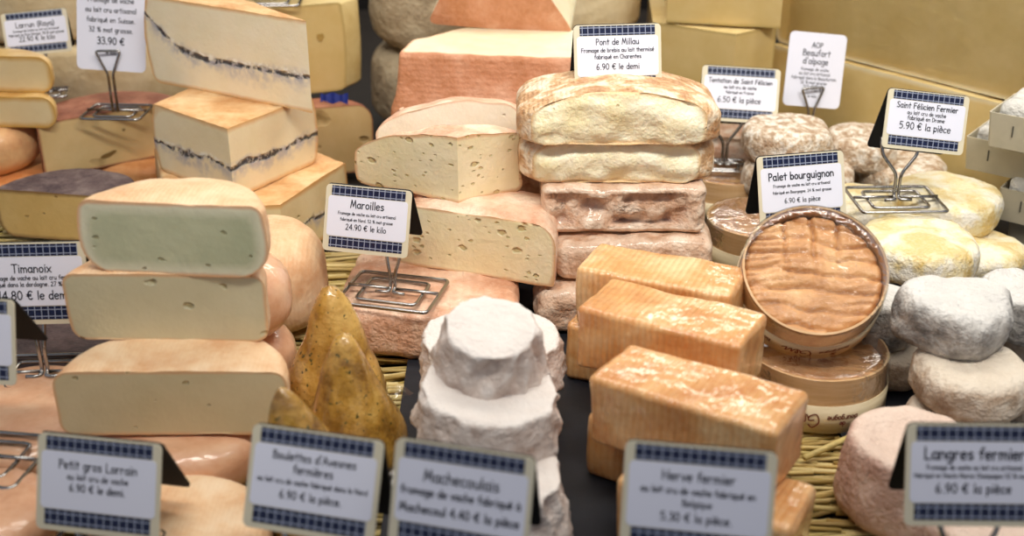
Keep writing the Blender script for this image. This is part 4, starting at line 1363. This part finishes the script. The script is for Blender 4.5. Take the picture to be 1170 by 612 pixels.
# dry speckled, back
rnd(902, 140, .115, 100, .042, 'rind_dry', 141, 'speckled brown-white round cheese in front of the white Beaufort card, highest of its group', GD)
rnd(985, 150, .092, 88, .040, 'rind_dry', 142, 'speckled round cheese beside the highest one, partly behind the Saint Félicien Fermier sign', GD)
rnd(915, 186, .072, 128, .042, 'rind_dry', 143, 'speckled round cheese supporting the highest one, behind the Palet bourguignon sign', GD)
rnd(1032, 180, .062, 104, .040, 'rind_dry', 144, 'speckled round cheese under the Saint Félicien Fermier sign', GD)
rnd(848, 166, .072, 82, .030, 'rind_dry_pink', 145, 'pinkish flat round cheese behind the Tentation sign stem', GD, dy=.05)
rnd(985, 170, .050, 110, .048, 'rind_dry', 146, 'speckled round cheese low in the pile under the back pair', GD)
# creamy yellow
rnd(1086, 218, .085, 128, .040, 'rind_felicien', 151, 'creamy yellow round cheese behind the wire stand of the Saint Félicien Fermier sign', GF, dy=.012)
rnd(1052, 266, .081, 138, .038, 'rind_felicien', 152, 'creamy yellow round cheese in front carrying the wire stand', GF)
rnd(1128, 285, .050, 110, .040, 'rind_felicien', 153, 'creamy yellow round cheese lower, at the edge behind the grey one', GF, dy=.02)
rnd(980, 222, .072, 92, .040, 'rind_felicien', 154, 'pale creamy round cheese behind the Palet bourguignon sign', GF)
rnd(1060, 262, .042, 135, .040, 'rind_felicien', 155, 'creamy yellow round cheese underneath the front one', GF, dy=.035, R=.05)
rnd(1098, 225, .044, 120, .042, 'rind_felicien', 156, 'creamy yellow round cheese underneath the back one', GF, dy=.03, R=.05)
# grey and tan
rnd(1092, 333, .112, 128, .043, 'rind_grey', 161, 'grey mouldy round cheese, thick and lumpy, on top of the front pile', GG, amp=.005, rot=(.06, .03, 0))
rnd(1113, 412, .070, 138, .036, 'rind_tan', 162, 'tan flat round cheese under the thick grey one', GG, amp=.003)
rnd(1095, 468, .034, 118, .032, 'rind_tan', 163, 'whitish round cheese under the tan one, just above the Langres sign', GG, amp=.003)
rnd(1022, 352, .076, 90, .042, 'rind_grey', 164, 'grey round cheese in the shadow between the tipped box and the thick grey one', GG, amp=.004, dy=.03)
rnd(1024, 408, .034, 84, .032, 'rind_tan', 165, 'darker round cheese beneath the shadowed grey one, beside the lower box', GG, amp=.004, dy=.02)
rnd(1172, 325, .098, 96, .045, 'rind_grey', 166, 'grey round cheese cut by the picture edge beside the thick grey one', GG, amp=.004)
rnd(1178, 378, .053, 80, .046, 'rind_tan', 167, 'tan round cheese at the picture edge between grey and tan ones', GG, amp=.004, dy=.02)
rnd(1196, 445, .050, 100, .046, 'rind_grey', 168, 'pale round cheese at the picture edge above the Langres sign', GG, amp=.004)
rnd(1125, 398, .034, 110, .033, 'rind_tan', 169, 'tan round cheese in the bottom layer behind the others', GG, amp=.003, dy=.07)
# dark nick
# langres
def dent(p, n, cut):
    r2 = p.x ** 2 + p.y ** 2
    a = .002 * nz(p, 26, 171) + .001 * nz(p, 90, 172) + .0015 * NZ.turbulence(Vector((p.x * 40, p.y * 40, p.z * 40)), 2, False)
    q = n * a
    if n.z > .6: q += Vector((0, 0, -.010 * max(0, 1 - r2 / .035 ** 2)))
    return q
def langres(px, py, z, R, H, lab, seed, dy=0):
    p = gp(px, py, z + H)
    P, FL = circle_poly(R, 60, 1, 1, .05, seed)
    lv = [(0, .006), (.004, .001), (.012, -.001), (.024, .001), (.036, .003), (.046, .005), (H - .005, .006), (H - .001, .009), (H, .012)]
    o = prism('round_cheese', P, FL, lv, ('rind_langres',) * 2, (p.x, p.y + dy, z), (.03, -.03, 0), disp=dent, cell=.0045)
    return tag(o, lab, 'cheese', 'pinkish drum cheeses')
langres(1048, 498, Z0, .052, .062, 'pinkish drum-shaped cheese with hollow top behind the Langres sign', 171)
o = rnd(1128, 585, .03, 150, .028, 'rind_langres', 175, 'pink-grey cheese low under the Langres sign', 'pinkish drum cheeses', amp=.002)

# ------------------------------------------------------------------ mouldy bricks in card trays, picture edge
def tray(px, py, z, seed, lab, L=.13, W_=.075, H=.036, ang=math.radians(-38)):
    a = gp(px, py, z)
    dv = Vector((math.cos(ang), math.sin(ang), 0)); bk = Vector((-dv.y, dv.x, 0))
    c = Vector((a.x, a.y, 0)) + dv * L / 2 + bk * W_ / 2
    root = empty('tray_cheese', (c.x, c.y, z), (0, 0, ang))
    # open tray
    t = .0016
    lo, up = rrect(L, W_, .003), rrect(L + .006, W_ + .006, .003)
    li, ui = rrect(L - 2 * t, W_ - 2 * t, .002), rrect(L + .006 - 2 * t, W_ + .006 - 2 * t, .002)
    n = len(lo)
    V = [Vector((*q, 0)) for q in lo] + [Vector((*q, H)) for q in up] + [Vector((*q, H)) for q in ui] + [Vector((*q, t)) for q in li]
    FF = [tuple(range(n))[::-1], tuple(range(3 * n, 4 * n))]
    for k in range(n):
        k2 = (k + 1) % n
        for j in range(3):
            FF.append((j * n + k, j * n + k2, (j + 1) * n + k2, (j + 1) * n + k))
    tr = mk('card_tray', V, FF, 'tray_card', root, False)
    # short slots in the front of the tray
    ms = []
    for u in (-.33, -.02, .3):
        y0 = -W_ / 2 - .0006 - .003 * .25
        ms.append(plate([(u * L, -.006), (u * L + .0014, -.006), (u * L + .0014, .006), (u * L, .006)], 0, .0004))
    V, FF = join(ms)
    M = Matrix.Translation((0, -W_ / 2 - .0022, H * .55)) @ Matrix.Rotation(PI / 2 + .08, 4, 'X')
    o = mk('slot_marks', V, FF, 'mark', root, False); o.matrix_local = M
    P, FL = rounded_poly([Vector(q) for q in ((-L / 2 + .004, -W_ / 2 + .004), (L / 2 - .004, -W_ / 2 + .004), (L / 2 - .004, W_ / 2 - .004), (-L / 2 + .004, W_ / 2 - .004))], ['r'] * 4, .01)
    c2 = prism('cheese', P, FL, profile(H + .009, .003, .008, 0), ('mould_top',) * 2, disp=lumps(.002, 30, seed, .001, 90))
    c2.parent = root; c2.location = (0, 0, .002)
    return tag(root, lab, 'cheese in tray', 'mouldy cheeses in pale card trays')
tray(1128, 166, .131, 181, 'pale card tray with whitish mouldy cheese, topmost at the picture edge')
tray(1102, 192, .088, 182, 'pale card tray with whitish mouldy cheese, second from top at the picture edge')
tray(1140, 250, .044, 183, 'pale card tray in the shadow under the two others', L=.12, W_=.055)
tray(1150, 288, Z0, 184, 'pale card tray lowest at the picture edge', L=.12, W_=.05)

# ------------------------------------------------------------------ big yellow blocks at the back right
zq = 0
a = gy(742, 110, 1.56); b = gy(836, 110, 1.50); c_ = gy(880, 110, 1.545)
pts = [Vector((a.x, 1.56, 0)), Vector((b.x, 1.50, 0)), Vector((c_.x, 1.545, 0)), Vector((c_.x - .01, 1.70, 0)), Vector((a.x + .01, 1.72, 0))]
o = world_poly('cheese_block', pts, ['c', 'c', 'r', 'r', 'c'], .168, ('rind_comte', 'paste_comte'), .005, .003, 0, r=.02, disp=lumps(.001, 20, 191))
tag(o, 'big yellow film-wrapped block behind the Tentation sign', 'cheese', 'big yellow blocks')
pts = [Vector((a.x + .015, 1.545, 0)), Vector((c_.x - .002, 1.515, 0)), Vector((c_.x - .012, 1.68, 0)), Vector((a.x + .03, 1.70, 0))]
o = world_poly('cheese_block', pts, ['c', 'c', 'r', 'c'], .10, ('rind_comte', 'paste_comte'), .005, .003, .1715, r=.02, disp=lumps(.001, 20, 192))
tag(o, 'second yellow block lying on top of the film-wrapped one', 'cheese', 'big yellow blocks')
zB = .128
pL = gp(886, 47, zB); pR0 = gp(1165, 118, zB)
dv = (pR0 - pL).normalized()
for (z, H, off, pq, lab, seed) in ((0, .126, .010, 'paste_beaufort', 'lower huge yellow half wheel with a light rim, at the back behind the trays', 195), (zB, .15, .0, 'paste_beaufort', 'upper huge yellow half wheel with shiny film highlights at the back', 196)):
    l = Vector((pL.x, pL.y, z)) - dv * (.012 if z == 0 else 0); rr = l + dv * .62
    n_ = Vector((dv.y, -dv.x, 0)) * off
    o = half('half_cheese', l + n_, rr + n_, H, ('rind_comte', pq), .010, .018, deep=.62, disp=lumps(.0015, 14, seed), cell=.012, bulge=.004)
    tag(o, lab, 'cheese', 'huge yellow half wheels')
    if z > 0:
        V, FF = [], []
        Lc = .60; nn = 60; mm = 14
        for i in range(nn):
            for j in range(mm):
                x = (i / (nn - 1) - .5) * Lc * .96; zz = .008 + (H - .02) * j / (mm - 1)
                V.append(Vector((x, -.0035 + .0012 * nz((x * 1.5, 0, zz), 40, 8), zz)))
        for i in range(nn - 1):
            for j in range(mm - 1):
                FF.append((i * mm + j, (i + 1) * mm + j, (i + 1) * mm + j + 1, i * mm + j + 1))
        mk('cling_film', V, FF, 'cling_film', o)

# ------------------------------------------------------------------ price signs
T, A, B, P = .20, .09, -.01, -.17
price_sign([('Maroilles', .40, .17), ('Fromage de vache au lait cru artisanal', .68, .06), ('fabriqué en Nord. 52 % mat grasse', .62, -.03), ('24.90 € le kilo', .48, -.16)],
           419, 252, 1.03, 103, .052, open_a=46, yaw=-14, tilt=20, label='price sign reading Maroilles on a wire stand on the pinkish square cheese', base=.086, spread=.006, dx=.026)
price_sign([('Pont de Millau', .50, T), ('Fromage de brebis au lait thermisé', .84, A), ('fabriqué en Charentes', .54, B), ('6.90 € le demi', .50, P)],
           706, 66, 1.125, 101, .226, yaw=6, tilt=18, label='price sign reading Pont de Millau on top of the oozing cheese stack', stand=False)
price_sign([('Tentation de Saint Félicien', .82, T), ('au lait cru de vache', .42, A + .01), ('fabriqué en France', .36, .01), ('6.50 € la pièce', .56, -.15)],
           844, 108, 1.36, 89, .050, blen=1.22, dx=-.012,  yaw=-4, tilt=22, roll=2.5, ratio=.70, label='price sign reading Tentation de Saint Félicien on a wire stand on a wooden box', base=.05)
price_sign([('Saint Félicien Fermier', .76, T), ('au lait cru de vache', .48, A + .01), ('fabriqué en Drôme', .46, .01), ('5.90 € la pièce', .64, -.15)],
           1054, 139, 1.165, 96, .086, blen=1.22, dx=-.02,  yaw=2, roll=7, tilt=20, ratio=.70, label='price sign reading Saint Félicien Fermier on a wire stand on a creamy round cheese', base=.085)
price_sign([('Palet bourguignon', .76, .16), ('Fromage de vache au lait cru artisanal', .66, .06), ('fabriqué en Bourgogne. 24 % mat grasse', .68, -.03), ('6.90 € la pièce', .42, -.16)],
           917, 217, 1.075, 104, .02, yaw=10, roll=-1, tilt=20, ratio=.8, label='price sign reading Palet bourguignon behind the tipped wooden box')
price_sign([('Herve fermier', .49, .18), ('au lait cru de vache fabriqué en', .76, .06), ('Belgique', .20, -.05), ('5.30 € la pièce.', .48, -.19)],
           797, 573, .600, 172, Z0, yaw=-9, tilt=20, label='price sign reading Herve fermier in front of the orange bricks')
price_sign([('Machecoulais', .55, .14), ('fromage de vache fabriqué à', .87, .0), ('Machecoul 4.40 € la pièce', .87, -.17)],
           526, 572, .60, 166, Z0, yaw=-15, tilt=20, label='price sign reading Machecoulais in front of the white wrinkled cheeses')
price_sign([("Boulettes d'Avesnes", .64, .20), ('fermières', .31, .08), ('au lait cru de vache fabriqué dans le Nord', .84, -.03), ('6.90 € la pièce.', .48, -.17)],
           357, 553, .64, 160, Z0, yaw=-14, roll=0, tilt=26, label="price sign reading Boulettes d'Avesnes fermières in front of the mustard cones")
price_sign([('Petit gros Lorrain', .64, .16), ('au lait cru de vache', .50, .05), ('6.90 € le demi.', .46, -.07)],
           112, 556, .67, 151, .034, open_a=50, yaw=-10, tilt=20, label='price sign reading Petit gros Lorrain on a pink cheese before the half-wheel stack')
price_sign([('Langres fermier', .74, .16), ('Fromage de vache au lait cru artisanal', .70, .06), ('fabriqué en Haute Marne Champagne 52 % mat gr', .88, -.02), ('6.90 € la pièce', .56, -.17)],
           1113, 543, .63, 156, Z0, yaw=-1, tilt=20, ratio=.76, label='price sign reading Langres fermier in front of the pinkish drum cheese')
price_sign([('Timanoix', .37, .14), ('fromage de vache au lait cru fermier', .80, .05), ('fabriqué dans la dordogne. 27 % mat gr', .86, -.03), ('14.80 € le demi', .66, -.19)],
           38, 324, .905, 122, .032, yaw=3, tilt=14, ratio=.78, label='price sign reading Timanoix on a wire stand beside the stack of half wheels', base=.085, spread=.004)
price_sign([], -41, 388, .775, 124, .0365, open_a=50, yaw=-8, tilt=16, ratio=.8, label='price sign cut by the picture edge, only its border and black back plate showing', base=.085, spread=.006)
price_sign([('Larrun (Raya)', .60, .14), ('fromage de brebis au lait cru artisanal', .70, .04), ('fabriqué au Pays Basque. 50 % mat grasse', .84, -.05), ('22.90 € le kilo', .55, -.18)],
           43, 37, 1.46, 72, .106, yaw=12, roll=-3, tilt=22, ratio=.68, label='price sign reading Larrun beside the tall white card, above the pale slices', spread=.006, base=.05)

def card(lines, px, py, Y, wpx, ratio, zbase, yaw, tilt, roll, label, base=.06):
    yaw, tilt, roll = map(math.radians, (yaw, tilt, roll))
    c = gy(px, py, Y)
    W = wpx * depth(c) / F_PX
    Hh = W * ratio
    up = Vector((0, math.sin(tilt), math.cos(tilt)))
    bot = c - Matrix.Rotation(yaw, 3, 'Z') @ (up * Hh / 2)
    root = empty('price_card', (bot.x, bot.y, zbase), (0, 0, yaw))
    h = bot.z - zbase
    MF = Matrix.Translation((0, 0, h)) @ Matrix.Rotation(roll, 4, 'Y') @ Matrix.Rotation(PI / 2 - tilt, 4, 'X') @ Matrix.Translation((0, Hh / 2, 0))
    V, FF = plate(rrect(W, Hh, .006), -.001, 0)
    pl = mk('card', V, FF, 'white_paper', root, False); pl.matrix_local = MF
    tl = [(s, 0, Hh * y, min(hh, W * .9 / (text_width(s, 1) or 1)), w) for s, y, hh, w in lines]
    V, FF = text_mesh(tl, lambda x, y: Vector((x, y, .0005)))
    mk('lettering', V, FF, 'ink', pl, False)
    ps = []
    wr_ = .0016
    b = base / 2
    for k in range(2):
        q = b - k * .012
        ps.append(tube(smooth_path([(-q, -q * .8, wr_), (q, -q * .8, wr_), (q, q * .8, wr_), (-q, q * .8, wr_)], .006, 4, True), wr_, 8, True))
    # triangular clip holding the card
    ps.append(tube(smooth_path([(-.003, -.004, wr_ * 2), (-.003, -.004, h - .003), (-.014, -.004, h + .024), (.014, -.0005, h + .024), (.003, -.004, h - .003), (.003, -.004, wr_ * 2)], .004), wr_, 8))
    ps.append(tube([(-b, 0, wr_ * 2.5), (b, 0, wr_ * 2.5)], wr_, 8))
    V, FF = join(ps)
    mk('wire_stand', V, FF, 'steel', root)
    return tag(root, label, 'price card', 'tall white price cards')
card([('AOP Appenzeller', .36, .0090, .0011), ("d'alpage", .25, .0090, .0011), ('Fromage de vache', .12, .0056, .0007), ('au lait cru artisanal', .03, .0056, .0007), ('fabriqué en Suisse.', -.06, .0056, .0007), ('32 % mat grasse.', -.15, .0056, .0007), ('33.90 €', -.26, .0078, .0011), ('le kilo', -.35, .004, .0006)],
     124, 18, 1.405, 80, 1.55, .102, -3, 14, 3, 'tall white card reading Appenzeller on the red-topped yellow half cheese', base=.07)
card([('AOP', .3, .006, .0007), ('Beaufort', .19, .0072, .0008), ("d'alpage", .08, .0072, .0008), ('fromage de vache', -.01, .0036, .0004), ('au lait cru artisanal', -.07, .0036, .0004), ('fabriqué dans la Beaufortain', -.13, .0036, .0004), ('32 % mat grasse', -.19, .0036, .0004), ('33.90 €', -.28, .006, .0007), ('le kilo', -.37, .0036, .0004)],
     927, 80, 1.42, 67, 1.25, .075, 4, 16, 6, 'white card reading Beaufort clipped above the speckled round cheese', base=.045)
# bare stand lying on the big yellow block
price_sign([('Comté', .4, .1), ('fromage de vache', .6, 0)], 300, -62, 1.53, 76, .2035, yaw=4, tilt=16, label='wire stand on top of the big yellow block, its sign above the picture', base=.085)

# ------------------------------------------------------------------ light
w = bpy.data.worlds.new('world'); SC.world = w
w.use_nodes = True
bg = w.node_tree.nodes['Background']
bg.inputs[0].default_value = (.90, .93, 1.03, 1)
bg.inputs[1].default_value = .31
def area(loc, target, size, sy, power, col):
    L = bpy.data.lights.new('lamp', 'AREA')
    L.shape = 'RECTANGLE'; L.size = size; L.size_y = sy; L.energy = power; L.color = col
    o = bpy.data.objects.new('lamp', L); COL.objects.link(o)
    o.location = loc
    o.rotation_euler = (Vector(target) - Vector(loc)).to_track_quat('-Z', 'Y').to_euler()
    return o
k_ = area((.2, .55, 1.0), (.14, 1.25, .16), 1.3, .12, 4.6, (1, .95, .86)); k_.data.spread = math.radians(95)
area((.15, 1.45, 1.65), (.1, 1.2, 0), 1.8, .3, 12.5, (1, .93, .82))
area((.25, 2.45, .98), (.15, 1.0, 0), 1.8, .12, 6, (1, .94, .84))  # added low at the back for highlights on the film wraps
area((.35, 1.30, 1.0), (.35, 1.9, .05), 1.2, .1, 2.0, (1, .92, .8))  # added fill that brightens the huge half wheels
